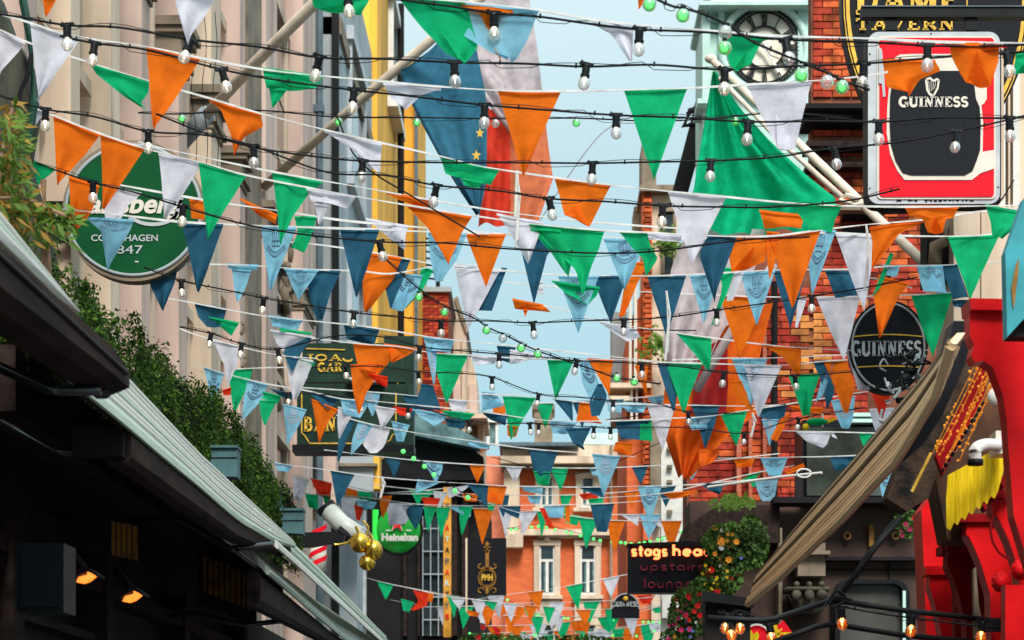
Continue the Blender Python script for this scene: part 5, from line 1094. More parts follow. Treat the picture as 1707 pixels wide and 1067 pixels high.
bunting('fourth cord of bunting, with two orange pennants over the round green beer sign', 13.0, [[(-40, 140), (0, 157), (70, 183), (88, 192), (165, 222), (240, 247), (340, 272), (410, 292), (520, 314), (590, 327), (690, 344), (785, 359), (885, 373), (1005, 384), (1090, 388), (1180, 393), (1280, 394), (1370, 383), (1450, 374), (1545, 366), (1640, 352), (1740, 345)], [(230, 236), (270, 247), (453, 286), (600, 312), (722, 334), (860, 356), (1010, 372), (1180, 384)]],
 [('W', -32, 72, 17, 266), ('O', 88, 165, 95, 307), ('O', 166, 240, 170, 346), ('W', 263, 336, 273, 362), ('G', 331, 410, 345, 398), ('G', [(453, 287, 537, 302), (457, 316, 512, 322), (463, 360, 488, 358), (466, 406, 468, 406)]), ('W', [(510, 313, 592, 327), (518, 334, 577, 344)]), ('W', [(524, 338, 548, 342), (530, 372, 532, 372)], 't'),
  ('O', [(645, 321, 722, 334), (668, 333, 722, 346)]), ('O', [(680, 344, 786, 360), (712, 378, 770, 384), (742, 430, 750, 432), (747, 440, 748, 440)], 't'), ('W', [(828, 356, 905, 370), (846, 380, 896, 398), (880, 436, 882, 436)], 't'), ('G', [(882, 373, 1007, 386), (915, 408, 998, 416), (960, 448, 985, 446), (970, 488, 973, 488)], 't'), ('G', [(884, 380, 935, 384), (920, 420, 955, 425), (945, 458, 948, 458)], 't'),
  ('G', [(1033, 386, 1079, 388), (1055, 412, 1086, 412), (1072, 428, 1097, 430), (1077, 457, 1079, 457)], 't'), ('W', [(1077, 388, 1137, 391), (1082, 398, 1136, 402)]), ('N', [(1180, 392, 1229, 394), (1166, 421, 1216, 428), (1186, 480, 1197, 478), (1191, 500, 1192, 500)], 't'), ('O', [(1228, 393, 1284, 394), (1216, 420, 1276, 434), (1220, 452, 1252, 444)]), ('O', [(1266, 350, 1341, 358), (1276, 376, 1336, 380)], 't'), ('O', [(1278, 385, 1300, 388), (1279, 430, 1292, 440), (1282, 464, 1284, 464)], 't'), ('O', 1283, 1368, 1323, 510),
  ('O', [(1450, 378, 1547, 366), (1456, 400, 1500, 388), (1455, 425, 1476, 420), (1454, 446, 1456, 446)], 't')])
bunting('fifth cord of bunting, with the first sky blue crested pennants', 14.6, [[(70, 346), (180, 356), (302, 370), (430, 376), (540, 380), (640, 383), (700, 386), (860, 391), (1000, 396), (1100, 398), (1250, 395), (1365, 388), (1460, 392), (1580, 394), (1668, 390), (1740, 380)], [(180, 305), (350, 335), (470, 352), (560, 366), (640, 374), (860, 392)]],
 [('G', [(50, 265, 91, 282), (47, 295, 70, 300), (46, 318, 52, 320)], 't'), ('O', [(113, 292, 165, 310), (114, 340, 150, 350), (112, 375, 125, 378)]), ('B', [(143, 363, 222, 366), (168, 385, 214, 386), (178, 450, 180, 450)], 't'), ('W', [(175, 308, 236, 322), (172, 345, 212, 345), (178, 408, 180, 408)], 't'), ('N', 302, 372, 328, 484), ('O', [(315, 332, 345, 336), (318, 362, 340, 364)], 't'), ('B', 434, 494, 449, 481), ('G', [(490, 360, 527, 362), (496, 385, 520, 390), (484, 412, 506, 418)]), ('N', 566, 632, 593, 494), ('W', [(610, 364, 680, 376), (640, 388, 676, 392), (672, 412, 676, 412)], 't'),
  ('O', [(400, 330, 462, 358), (425, 352, 458, 372)]), ('B', [(713, 386, 778, 390), (717, 430, 762, 432), (725, 466, 735, 468)], 't'), ('O', 776, 843, 810, 476), ('N', [(863, 392, 936, 394), (872, 430, 912, 425), (889, 503, 891, 503)], 't'), ('B', 1006, 1078, 1041, 482), ('B', [(1348, 384, 1394, 384), (1349, 440, 1372, 445), (1354, 488, 1356, 488)], 't'), ('W', 1394, 1462, 1442, 516), ('G', 1581, 1667, 1617, 499), ('G', [(1430, 392, 1455, 393), (1432, 402, 1450, 404)], 't'), ('O', [(880, 376, 960, 384), (900, 395, 950, 400)], 't')], tw=.015, dY=1.6)
bunting('sixth cord of bunting, navy, orange and sky blue pennants before the yellow building', 15.6, [[(225, 436), (300, 440), (375, 441), (440, 444), (510, 449), (600, 452), (655, 456), (757, 440), (842, 451), (930, 458), (1060, 460), (1150, 458), (1300, 450), (1416, 449), (1480, 444), (1600, 441), (1700, 432)], [(470, 402), (531, 408), (615, 420), (670, 430), (760, 447), (842, 452)]],
 [('N', [(246, 462, 296, 444), (252, 480, 290, 470), (269, 517, 271, 517)], 't'), ('B', [(378, 439, 430, 442), (379, 447, 427, 449)], 'r'), ('B', [(386, 448, 418, 450), (390, 480, 408, 480), (394, 502, 397, 502)], 'r'), ('B', 474, 531, 497, 500), ('N', [(510, 450, 567, 451), (514, 490, 550, 488), (526, 530, 538, 530)]), ('O', [(614, 421, 669, 430), (603, 450, 656, 462), (606, 518, 610, 520)], 't'), ('N', [(670, 431, 684, 433), (641, 475, 664, 482), (650, 513, 652, 513)], 't'),
  ('B', [(670, 456, 704, 458), (656, 486, 694, 490), (651, 513, 671, 519)]), ('G', [(703, 444, 722, 450), (690, 490, 702, 486), (674, 514, 680, 510)], 't'), ('W', 757, 832, 780, 549), ('N', [(836, 446, 845, 447), (815, 482, 838, 466), (797, 517, 820, 517)]), ('G', [(920, 468, 1000, 479), (944, 488, 995, 492), (978, 506, 981, 506)], 't'), ('B', 930, 998, 964, 553), ('N', 988, 1045, 1018, 536), ('O', [(1052, 437, 1078, 437), (1040, 480, 1060, 478), (1032, 528, 1041, 526)]), ('N', 1079, 1144, 1111, 560), ('B', 1150, 1200, 1174, 537), ('G', [(1198, 445, 1226, 447), (1205, 480, 1212, 490), (1186, 541, 1189, 541)], 't'),
  ('B', 1234, 1292, 1262, 540), ('W', [(1218, 455, 1240, 455), (1212, 500, 1222, 500)], 't'), ('N', 1290, 1345, 1318, 546), ('N', [(1375, 451, 1416, 452), (1394, 494, 1434, 492)]), ('G', [(1484, 420, 1490, 424), (1460, 480, 1470, 476), (1455, 492, 1457, 492)], 't'), ('O', [(1465, 458, 1516, 472), (1457, 490, 1500, 492), (1467, 562, 1469, 562)], 't'), ('B', [(1472, 441, 1500, 444), (1478, 458, 1496, 460)], 't'), ('B', [(1530, 444, 1572, 443), (1540, 486, 1580, 486)]), ('N', [(1568, 442, 1597, 441), (1590, 497, 1615, 495)]), ('R', [(1600, 460, 1612, 480), (1595, 470, 1618, 500)], 't'), ('N', [(1588, 500, 1616, 500), (1592, 511, 1610, 511)], 't')], dY=1.2)
bunting('seventh cord of bunting, with large orange, white and green pennants at right', 16.6, [[(840, 470), (900, 476), (1000, 482), (1100, 488), (1200, 492), (1275, 495), (1365, 495), (1440, 494), (1520, 492), (1600, 486)], [(1420, 462), (1475, 466), (1520, 480)]],
 [('O', 1200, 1277, 1233, 596), ('W', 1362, 1434, 1408, 600), ('G', 1520, 1590, 1556, 592), ('O', [(854, 498, 905, 508), (858, 512, 918, 520)], 'f'), ('O', [(872, 516, 880, 516), (875, 527, 876, 527)], 't'), ('W', [(1330, 496, 1346, 496), (1326, 545, 1330, 545)], 't'), ('W', [(886, 470, 905, 468), (895, 490, 906, 490)], 't')])
bunting('eighth cord of bunting, starting with folded navy and green pennants above the hedge', 17.6, [[(270, 496), (322, 505), (395, 519), (450, 528), (540, 537), (620, 546), (705, 560), (760, 567), (860, 577), (930, 585), (980, 590), (1100, 603)], [(870, 506), (930, 514), (1000, 536), (1100, 551), (1185, 563), (1270, 574), (1340, 580), (1411, 584), (1470, 585), (1570, 583)], [(300, 548), (340, 562), (452, 590), (530, 598)]],
 [('N', [(323, 504, 378, 514), (330, 528, 372, 532), (345, 545, 366, 545)]), ('G', [(348, 528, 398, 538), (368, 545, 385, 558)]), ('W', [(355, 567, 402, 577), (372, 605, 395, 610), (378, 642, 380, 642)], 't'), ('B', [(448, 525, 505, 534), (454, 543, 495, 549)]), ('G', [(465, 547, 520, 555), (470, 553, 516, 558)], 't'), ('W', [(450, 549, 524, 562), (460, 570, 500, 568), (470, 584, 476, 582)], 't'), ('N', [(512, 562, 520, 564), (470, 583, 505, 582), (486, 619, 488, 619)], 't'), ('N', [(573, 541, 632, 550), (577, 565, 624, 573)]),
  ('W', [(474, 590, 522, 602), (480, 630, 508, 635), (488, 664, 492, 664)], 't'), ('G', [(498, 596, 524, 604), (500, 604, 522, 610)], 't'), ('B', [(705, 560, 757, 567), (712, 585, 750, 587)]), ('B', [(710, 580, 728, 586), (718, 620, 726, 625), (722, 640, 724, 640)], 't'), ('G', [(1127, 555, 1186, 565), (1160, 590, 1186, 592), (1182, 617, 1184, 617)], 't'), ('O', [(1268, 573, 1336, 583), (1310, 597, 1336, 600), (1331, 626, 1334, 627)], 't'), ('W', [(1411, 585, 1471, 585), (1430, 651, 1451, 649)]), ('W', [(1000, 537, 1060, 549), (1046, 568, 1068, 560)], 't')])
bunting('ninth cord of bunting, with a double orange pennant over the pub board', 18.8, [[(455, 556), (590, 572), (665, 578), (720, 588), (785, 592), (860, 597), (960, 600), (1020, 599), (1110, 604), (1180, 606), (1300, 609), (1375, 602), (1410, 600), (1520, 592)], [(1120, 600), (1221, 597), (1280, 597), (1400, 592), (1510, 588)]],
 [('O', [(588, 573, 665, 577), (594, 600, 648, 602), (598, 615, 632, 622)], 't'), ('O', [(584, 608, 640, 606), (588, 650, 610, 655), (597, 690, 599, 690)], 't'), ('O', [(640, 573, 696, 580), (650, 592, 678, 592), (652, 604, 658, 603)], 't'), ('R', [(612, 622, 646, 628), (628, 638, 645, 645)]), ('G', 718, 780, 744, 672), ('W', [(785, 591, 832, 597), (792, 609, 822, 605)]), ('N', [(828, 576, 860, 579), (833, 600, 850, 603)]), ('W', [(850, 583, 908, 592), (850, 607, 872, 603)]), ('G', 912, 957, 926, 664), ('B', [(966, 599, 984, 600), (970, 636, 1000, 642), (984, 668, 988, 668)], 't'), ('N', [(996, 640, 1004, 640), (982, 668, 1013, 660), (986, 694, 1000, 692)], 't'), ('O', [(979, 597, 1023, 599), (996, 625, 1018, 625), (1014, 656, 1017, 656)], 't'),
  ('O', [(1058, 610, 1080, 612), (1066, 632, 1078, 632), (1077, 656, 1079, 656)], 't'), ('N', [(1096, 605, 1116, 606), (1110, 650, 1130, 650), (1122, 685, 1125, 685)], 't'), ('G', [(1110, 605, 1171, 607), (1124, 645, 1155, 645), (1138, 688, 1141, 688)], 't'), ('B', [(1221, 598, 1279, 598), (1236, 636, 1264, 636), (1251, 674, 1255, 674)], 't'), ('O', [(1217, 636, 1236, 634), (1230, 665, 1250, 665), (1253, 686, 1257, 686)], 't'), ('W', 1240, 1303, 1265, 694), ('G', [(1314, 625, 1368, 623), (1328, 660, 1355, 662), (1340, 692, 1350, 692)]), ('N', [(1355, 602, 1376, 602), (1372, 640, 1393, 650), (1379, 681, 1381, 681)], 't'), ('O', [(1373, 603, 1411, 601), (1392, 645, 1426, 640), (1409, 687, 1414, 688)]), ('R', [(1458, 625, 1500, 633), (1452, 650, 1486, 656), (1469, 698, 1471, 698)], 't'), ('W', [(1461, 612, 1484, 612), (1460, 624, 1500, 624)], 't'), ('B', [(1378, 600, 1400, 602), (1360, 670, 1372, 660)], 't')])
bunting('tenth cord of bunting, many crested pennants from the hedge to the brick wall', 20.2, [[(325, 607), (372, 622), (446, 640), (515, 652), (565, 664), (615, 668), (700, 676), (800, 686), (915, 701), (1040, 701), (1125, 697), (1180, 694), (1245, 684), (1330, 671), (1430, 655), (1540, 638)], [(380, 616), (445, 613), (520, 612)], [(795, 656), (892, 662), (990, 672), (1080, 674), (1180, 676), (1262, 677), (1310, 674)]],
 [('B', [(339, 612, 373, 622), (348, 648, 364, 650), (351, 671, 353, 671)], 't'), ('R', [(370, 650, 385, 646), (372, 658, 384, 658)], 't'), ('G', [(388, 614, 421, 615), (381, 635, 414, 638), (389, 686, 391, 686)], 't'), ('B', [(412, 633, 446, 641), (406, 665, 434, 668), (404, 699, 406, 699)], 't'), ('G', [(437, 652, 468, 660), (436, 664, 462, 672)], 't'), ('G', [(432, 667, 461, 668), (434, 690, 450, 690), (440, 708, 442, 708)], 't'), ('N', [(450, 648, 488, 656), (468, 660, 486, 668)]), ('B', [(472, 674, 511, 683), (475, 705, 498, 708), (478, 741, 480, 741)], 't'), ('N', [(512, 652, 566, 665), (530, 668, 556, 672), (546, 683, 548, 683)], 't'), ('O', [(519, 665, 564, 683), (524, 695, 548, 700), (531, 736, 533, 736)], 't'), ('W', [(563, 678, 592, 684), (562, 705, 578, 706), (564, 731, 566, 731)], 't'), ('B', [(567, 665, 616, 669), (573, 690, 600, 697)]), ('W', [(624, 676, 661, 682), (630, 695, 650, 698), (635, 714, 637, 714)], 't'), ('R', [(655, 678, 688, 682), (666, 692, 680, 692)], 't'), ('B', [(688, 682, 745, 690), (700, 695, 740, 700), (722, 709, 726, 709)], 't'), ('G', [(738, 684, 792, 690), (742, 694, 780, 700)], 't'), ('N', [(702, 640, 722, 642), (690, 682, 735, 683)], 't'), ('N', [(742, 696, 776, 702), (745, 710, 774, 714)]), ('B', [(803, 652, 826, 655), (803, 684, 841, 676)]), ('G', [(838, 661, 893, 663), (844, 690, 876, 692), (851, 732, 853, 732)], 't'), ('N', [(800, 685, 846, 692), (815, 697, 842, 709)]), ('O', [(845, 708, 865, 712), (846, 726, 860, 728)], 't'), ('N', [(922, 664, 954, 668), (938, 682, 955, 686), (953, 701, 955, 701)], 't'), ('O', [(966, 671, 986, 672), (963, 690, 994, 692), (960, 703, 1004, 706)]), ('N', [(943, 714, 985, 713), (955, 738, 972, 741), (973, 749, 975, 749)], 't'), ('B', [(915, 701, 962, 705), (922, 722, 945, 722)]), ('N', [(1025, 702, 1082, 701), (1035, 732, 1076, 733)]), ('B', [(1030, 671, 1080, 672), (1046, 686, 1072, 688)]), ('G', [(1068, 700, 1086, 700), (1066, 733, 1088, 735)]), ('W', [(1078, 674, 1126, 676), (1092, 712, 1116, 712), (1104, 749, 1106, 749)], 't'), ('N', [(1152, 674, 1200, 676), (1166, 712, 1190, 712), (1175, 746, 1177, 746)], 't'), ('B', [(1145, 697, 1194, 693), (1153, 716, 1188, 715)]), ('G', 1202, 1246, 1228, 743), ('N', [(1262, 677, 1312, 674), (1270, 697, 1308, 700)]), ('B', [(1270, 699, 1298, 699), (1278, 722, 1290, 722), (1283, 743, 1284, 743)], 't'), ('O', [(1300, 700, 1318, 688), (1284, 731, 1296, 735)], 't'), ('O', [(1318, 676, 1372, 680), (1322, 682, 1370, 690)], 't'), ('B', [(1386, 668, 1426, 660), (1394, 692, 1422, 700), (1403, 713, 1416, 714)]), ('W', [(1450, 682, 1492, 680), (1456, 704, 1474, 706), (1460, 719, 1462, 719)], 't')])
bunting('eleventh cord of bunting, with the navy over green pennant below the chimney', 23.0, [[(560, 692), (622, 708), (690, 721), (780, 734), (882, 748), (987, 756), (1033, 760), (1060, 761)], [(1196, 764), (1270, 763), (1312, 762), (1383, 761), (1500, 756)], [(1290, 718), (1385, 720), (1460, 722)]],
 [('N', [(575, 690, 592, 700), (563, 735, 577, 735), (562, 769, 565, 769)], 't'), ('B', [(597, 702, 623, 709), (587, 730, 606, 735), (584, 757, 587, 757)], 't'), ('B', [(652, 702, 683, 709), (656, 716, 677, 722), (661, 735, 673, 736)]), ('W', [(620, 710, 650, 716), (604, 740, 640, 744), (616, 755, 628, 755)], 't'), ('B', [(778, 735, 817, 742), (784, 744, 812, 749)], 'r'), ('G', [(889, 785, 918, 787), (897, 808, 915, 808)]), ('N', [(882, 749, 930, 754), (889, 785, 918, 787), (905, 801, 912, 801)], 't'), ('B', [(987, 757, 1034, 761), (996, 790, 1022, 790), (1005, 826, 1007, 826)], 't'), ('O', [(1026, 737, 1055, 738), (1022, 752, 1052, 760)]), ('B', [(1268, 764, 1313, 763), (1281, 793, 1302, 793)]), ('O', [(1310, 786, 1340, 772), (1312, 792, 1342, 778)], 't'), ('N', [(1383, 762, 1432, 760), (1392, 785, 1424, 780)]), ('W', [(1328, 720, 1386, 721), (1345, 735, 1379, 740), (1370, 745, 1373, 746)], 't'), ('W', [(1384, 720, 1390, 720), (1388, 728, 1396, 731)], 't'), ('G', [(1432, 722, 1457, 722), (1437, 735, 1446, 735), (1440, 744, 1442, 744)], 't'), ('B', [(1462, 776, 1493, 772), (1468, 810, 1488, 815), (1472, 829, 1480, 829)], 't')])
bunting('twelfth cord of bunting, with a navy pennant above the barrel sign', 26.0, [[(455, 770), (488, 776), (551, 784), (590, 790), (640, 796), (700, 801), (778, 806), (845, 810), (962, 812), (1040, 811), (1150, 808), (1210, 803), (1260, 799), (1340, 790), (1382, 785)], [(1000, 830), (1100, 823), (1180, 806), (1290, 782), (1400, 764)]],
 [('B', [(457, 770, 488, 777), (463, 785, 480, 786)]), ('N', 551, 591, 562, 844), ('B', [(696, 799, 734, 804), (691, 821, 698, 820)], 't'), ('N', [(777, 806, 816, 808), (795, 825, 812, 826), (810, 846, 812, 846)], 't'), ('O', [(814, 808, 845, 810), (812, 836, 837, 842)]), ('B', [(868, 810, 905, 812), (875, 818, 904, 824)], 'r'), ('N', [(961, 811, 1003, 811), (985, 822, 1006, 822), (1007, 831, 1009, 831)], 't'), ('B', 1063, 1103, 1083, 873), ('N', [(1164, 806, 1211, 803), (1184, 818, 1204, 815), (1198, 823, 1201, 823)], 't'), ('O', [(1103, 822, 1162, 818), (1118, 831, 1140, 829)], 't'), ('B', [(1257, 800, 1298, 796), (1267, 830, 1292, 828), (1282, 853, 1284, 853)], 't'), ('N', [(1330, 812, 1374, 803), (1338, 830, 1362, 826), (1345, 846, 1348, 846)], 't'), ('G', [(1245, 792, 1262, 788), (1255, 812, 1264, 810)], 't'), ('G', [(1235, 800, 1268, 785), (1240, 803, 1268, 790)], 't')])
bunting('thirteenth cord of bunting, small mixed pennants above the star beer sign', 29.0, [[(455, 818), (520, 824), (600, 828), (690, 840), (785, 843), (900, 842), (990, 840), (1060, 836), (1130, 829), (1210, 822), (1290, 813)], [(485, 790), (560, 806), (640, 822), (760, 826), (870, 856)], [(640, 822), (700, 818), (760, 812)]],
 [('B', [(460, 820, 480, 824), (462, 845, 472, 850)]), ('W', [(488, 792, 516, 800), (489, 830, 500, 838)]), ('G', [(508, 822, 530, 826), (514, 845, 530, 850)]), ('R', [(517, 797, 553, 806), (530, 824, 550, 835)]), ('G', [(538, 826, 552, 828), (540, 838, 548, 842)]), ('W', [(566, 828, 595, 829), (572, 858, 586, 858), (577, 886, 579, 886)], 't'), ('O', [(575, 812, 596, 818), (577, 828, 595, 830)], 't'), ('G', [(597, 818, 620, 822), (598, 832, 618, 834)]), ('B', [(594, 834, 628, 837), (600, 848, 622, 848)]), ('R', [(590, 842, 606, 846), (594, 866, 600, 868)], 't'), ('O', [(632, 828, 654, 826), (634, 848, 646, 846), (637, 863, 639, 863)], 't'), ('W', [(642, 838, 688, 841), (646, 858, 684, 858), (648, 876, 676, 872)]), ('N', [(670, 842, 706, 843), (680, 862, 702, 862), (692, 882, 694, 882)], 't'), ('R', [(702, 829, 734, 831), (712, 852, 726, 852), (716, 864, 718, 864)], 't'), ('G', [(706, 844, 728, 845), (709, 866, 720, 866), (713, 886, 714, 886)], 't'), ('G', [(726, 846, 751, 846), (730, 872, 742, 872), (735, 896, 736, 896)], 't'), ('G', [(689, 822, 723, 818), (700, 832, 712, 832)], 't'), ('W', [(745, 815, 785, 808), (748, 830, 768, 822)], 't'), ('P', [(748, 845, 786, 844), (770, 858, 784, 862)], 't'), ('G', [(765, 845, 788, 845), (766, 870, 778, 870), (769, 891, 771, 891)], 't'), ('N', [(832, 844, 868, 844), (846, 856, 866, 858), (862, 864, 864, 864)], 't'), ('G', [(812, 838, 826, 840), (814, 850, 822, 852)], 't'), ('P', [(905, 844, 941, 843), (910, 862, 938, 864)]), ('O', [(942, 843, 950, 843), (943, 868, 950, 872)], 't'), ('R', [(899, 847, 908, 847), (914, 880, 925, 882)], 't'), ('N', [(984, 842, 1024, 840), (995, 886, 1012, 887)]), ('G', [(980, 832, 1006, 830), (984, 842, 1006, 842)], 't'), ('N', [(1149, 832, 1188, 828), (1155, 855, 1176, 850), (1153, 867, 1158, 867)], 't'), ('B', [(1238, 822, 1273, 818), (1248, 848, 1266, 846), (1257, 868, 1259, 868)], 't'), ('R', [(965, 824, 1000, 820), (972, 832, 996, 832)], 't')])
bunting('fourteenth cord of bunting, with three separate orange pennants above the neon sign', 31.0, [[(680, 846), (760, 847), (832, 848), (900, 852), (1000, 866), (1100, 868), (1215, 867), (1280, 866), (1340, 860), (1400, 853)], [(1000, 858), (1100, 857), (1215, 855), (1342, 848), (1410, 842), (1440, 840), (1504, 831)]],
 [('O', 789, 822, 804, 907), ('W', [(831, 850, 856, 852), (838, 875, 848, 875), (842, 894, 844, 894)], 't'), ('W', [(864, 852, 896, 853), (868, 872, 884, 872), (868, 889, 874, 889)]), ('G', [(895, 853, 914, 854), (899, 872, 908, 874), (902, 893, 904, 893)], 't'), ('G', [(938, 856, 968, 860), (944, 872, 962, 876)]), ('G', [(964, 861, 1001, 865), (970, 885, 988, 886), (976, 914, 978, 914)], 't'), ('O', [(1013, 867, 1043, 868), (1016, 892, 1034, 892), (1023, 916, 1027, 916)], 't'), ('W', [(1033, 857, 1067, 858), (1050, 868, 1064, 870), (1062, 876, 1064, 876)], 't'), ('P', [(1066, 858, 1102, 858), (1073, 880, 1092, 880), (1081, 899, 1082, 899)], 't'), ('O', 1102, 1137, 1119, 920), ('G', [(1166, 857, 1204, 856), (1164, 872, 1214, 872), (1180, 884, 1200, 884), (1184, 893, 1194, 891)], 't'), ('O', 1240, 1279, 1259, 929), ('W', [(1245, 857, 1284, 853), (1254, 866, 1276, 866)]), ('R', [(1320, 850, 1344, 848), (1322, 858, 1338, 859)]), ('G', [(1408, 843, 1438, 841), (1418, 862, 1433, 862), (1424, 879, 1432, 880)]), ('W', [(1472, 838, 1499, 832), (1474, 855, 1505, 845)]), ('R', [(1485, 854, 1508, 848), (1500, 862, 1526, 866)]), ('W', [(1314, 864, 1334, 862), (1318, 872, 1328, 872)], 't'), ('W', [(1088, 868, 1104, 868), (1098, 878, 1102, 878)], 't')])
bunting('far cord of bunting sloping down from the striped pole past the dark pub front', 36.0, [[(545, 942), (620, 966), (700, 984), (752, 995), (810, 1001), (870, 1008), (960, 1014)]],
 [('W', [(567, 950, 598, 959), (572, 968, 592, 970), (583, 979, 585, 979)], 't'), ('G', 628, 656, 643, 999), ('R', [(688, 983, 714, 990), (698, 1002, 712, 1010), (684, 1016, 690, 1018)]), ('G', [(668, 998, 690, 1004), (672, 1018, 682, 1020)], 't'), ('W', 750, 776, 766, 1016), ('G', 805, 829, 822, 1018), ('O', [(776, 1016, 800, 1022), (782, 1026, 796, 1028)], 't'), ('W', 838, 862, 852, 1036), ('O', 874, 896, 884, 1036), ('G', 905, 926, 914, 1040)])
bunting('far cord of bunting rising to the right across the unlit lounge lettering', 37.0, [[(795, 999), (860, 989), (905, 984), (945, 977), (1005, 965), (1075, 952), (1140, 937), (1195, 924)]],
 [('G', 1139, 1168, 1161, 976), ('O', 1073, 1102, 1094, 991), ('W', 1005, 1033, 1019, 996), ('G', 943, 972, 964, 1016), ('O', 880, 906, 898, 1019), ('W', [(812, 994, 842, 990), (822, 1012, 836, 1010), (832, 1030, 834, 1030)], 't')])
bunting('far cord of bunting crossing the small oval beer sign', 39.0, [[(690, 1012), (800, 1010), (860, 1006), (910, 1004), (972, 1003), (1035, 1000), (1090, 995), (1130, 988), (1180, 974)]],
 [('G', 972, 1000, 982, 1039), ('W', 916, 942, 927, 1042), ('O', 859, 886, 862, 1036), ('R', [(1062, 993, 1092, 992), (1070, 1006, 1084, 1006)]), ('W', [(1098, 990, 1130, 985), (1105, 1000, 1120, 998)]), ('W', 728, 754, 738, 1042), ('G', 764, 790, 772, 1048), ('O', 800, 828, 812, 1046)])
bunting('far cord of bunting just above the bottom edge left of centre', 41.0, [[(632, 1026), (690, 1034), (790, 1042), (850, 1043), (920, 1039), (990, 1031), (1060, 1020), (1130, 1004), (1185, 988)]],
 [('O', [(636, 1023, 662, 1030), (655, 1034, 676, 1046)]), ('W', 692, 736, 722, 1068), ('G', 756, 780, 766, 1072), ('W', 882, 912, 899, 1070), ('G', 925, 952, 938, 1070), ('O', [(950, 1036, 984, 1032), (958, 1052, 980, 1052)]), ('G', [(996, 1030, 1026, 1025), (1006, 1048, 1018, 1056)], 't'), ('W', 1038, 1066, 1055, 1062), ('O', [(1110, 1009, 1142, 1001), (1126, 1022, 1136, 1022), (1132, 1033, 1134, 1033)], 't'), ('G', [(1086, 1014, 1110, 1008), (1092, 1022, 1100, 1022)], 't'), ('O', 812, 840, 826, 1070), ('O', 850, 874, 860, 1070)])
for lb_, Yx, pth, x0, stp, sz, hh, pal in (
  ('small mixed cord of bunting just under the row of many crested pennants', 22.0, [(500, 646), (640, 655), (780, 668), (900, 672), (1050, 664), (1200, 650), (1330, 642)], 598, 66, 34, 40, 'BNWOGNB'),
  ('small mixed cord of bunting below the tan chimney', 24.5, [(540, 750), (700, 768), (860, 778), (1000, 780), (1150, 772), (1300, 756)], 640, 74, 34, 34, 'NBOWGB'),
  ('far cord of bunting passing just above the upper windows of the orange building', 30.0, [(600, 806), (760, 822), (900, 826), (1040, 820), (1200, 800)], 680, 47, 27, 34, 'GWONB'),
  ('far cord of bunting at the height of the orange building window sills', 37.5, [(640, 972), (760, 994), (880, 1012), (1000, 1016), (1100, 1008)], 700, 43, 25, 34, 'OGW'),
  ('far cord of bunting sagging between the pub front and the flower column', 40.0, [(650, 1000), (780, 1020), (900, 1028), (1010, 1024), (1120, 1004)], 668, 40, 24, 34, 'WOG'),
  ('far cord of bunting over the dark hedge of flowers', 42.0, [(640, 1042), (800, 1056), (940, 1058), (1060, 1044), (1150, 1024)], 660, 37, 24, 32, 'GOW')):
    pn_ = []; x_ = x0; i_ = 0
    while x_ < pth[-1][0]-60:
        w_ = sz*prn.uniform(.8, 1.1); h_ = hh*prn.uniform(.75, 1.15); y0_, y1_ = interp(pth, x_), interp(pth, x_+w_)
        if prn.random() < .3: pn_.append((pal[i_ % len(pal)], [(x_, y0_, x_+w_, y1_), (x_+w_*.2, y0_+h_*.45, x_+w_*.85, y1_+h_*.5)]))
        else: sx_ = prn.uniform(-.2, .2)*w_; pn_.append((pal[i_ % len(pal)], [(x_, y0_, x_+w_, y1_), (x_+w_*.25+sx_, y0_+h_*.5, x_+w_*.78+sx_, y0_+h_*.5), (x_+w_*.5+sx_, y0_+h_, x_+w_*.53+sx_, y0_+h_)], 't'))
        x_ += stp*prn.uniform(.8, 1.25); i_ += 1
    bunting(lb_, Yx, [pth], pn_)
bunting('lowest far cord of bunting along the bottom edge', 43.0, [[(700, 1058), (800, 1056), (900, 1052), (1000, 1048), (1080, 1040), (1170, 1026)]],
 [(GWO[i % 3], 742+i*36, 770+i*36, 757+i*36, 1092) for i in range(11)])
# ================================================================== FESTOON LIGHTS
def bulbproto(name, r, hs, gm, fm):
    """local meshes: socket (tube + clamp) with the bulb below"""
    sk = MB().lathe([(r*.62, 0), (r*.70, -hs*.1), (r*.66, -hs*.75), (r*.80, -hs*.8), (r*.78, -hs)], 12)
    sk.box(-r*1.15, r*1.15, -r*.35, r*.35, -.004, r*.35)
    sk.box(-r*.95, -r*.75, -r*.2, r*.2, r*.3, r*.6)
    bl = MB().lathe([(r*.62, -hs), (r*.8, -hs-r*.35), (r, -hs-r*1.0), (r*.92, -hs-r*1.5), (r*.6, -hs-r*1.95), (r*.16, -hs-r*2.15)], 14)
    fl = MB().lathe([(r*.3, -hs), (r*.3, -hs-r*.5), (r*.12, -hs-r*.7), (r*.12, -hs-r*1.3)], 8)
    res = []
    for nm_, mb, m in (('socket', sk, mSock), ('bulb', bl, gm), ('filament', fl, fm)):
        me = bpy.data.meshes.new(nm_); me.from_pydata(mb.v, [], mb.f); fixn(me); me.materials.append(m)
        if nm_ != 'x': me.polygons.foreach_set('use_smooth', [nm_ != 'socket']*len(me.polygons))
        res.append(me)
    return res
mCore = mat('unlit bulb glow core', (0.85, 0.83, 0.78), rough=.2, emit=(1, .93, .82), estr=1.6)  # glow added inside unlit clear bulbs to brighten the glass
BP = bulbproto('clear', .0235, .050, mGlass, mCore); BL = bulbproto('lit', .0235, .050, mGlass, mFil)
BA = bulbproto('amber', .026, .045, mAmber, mFilO)
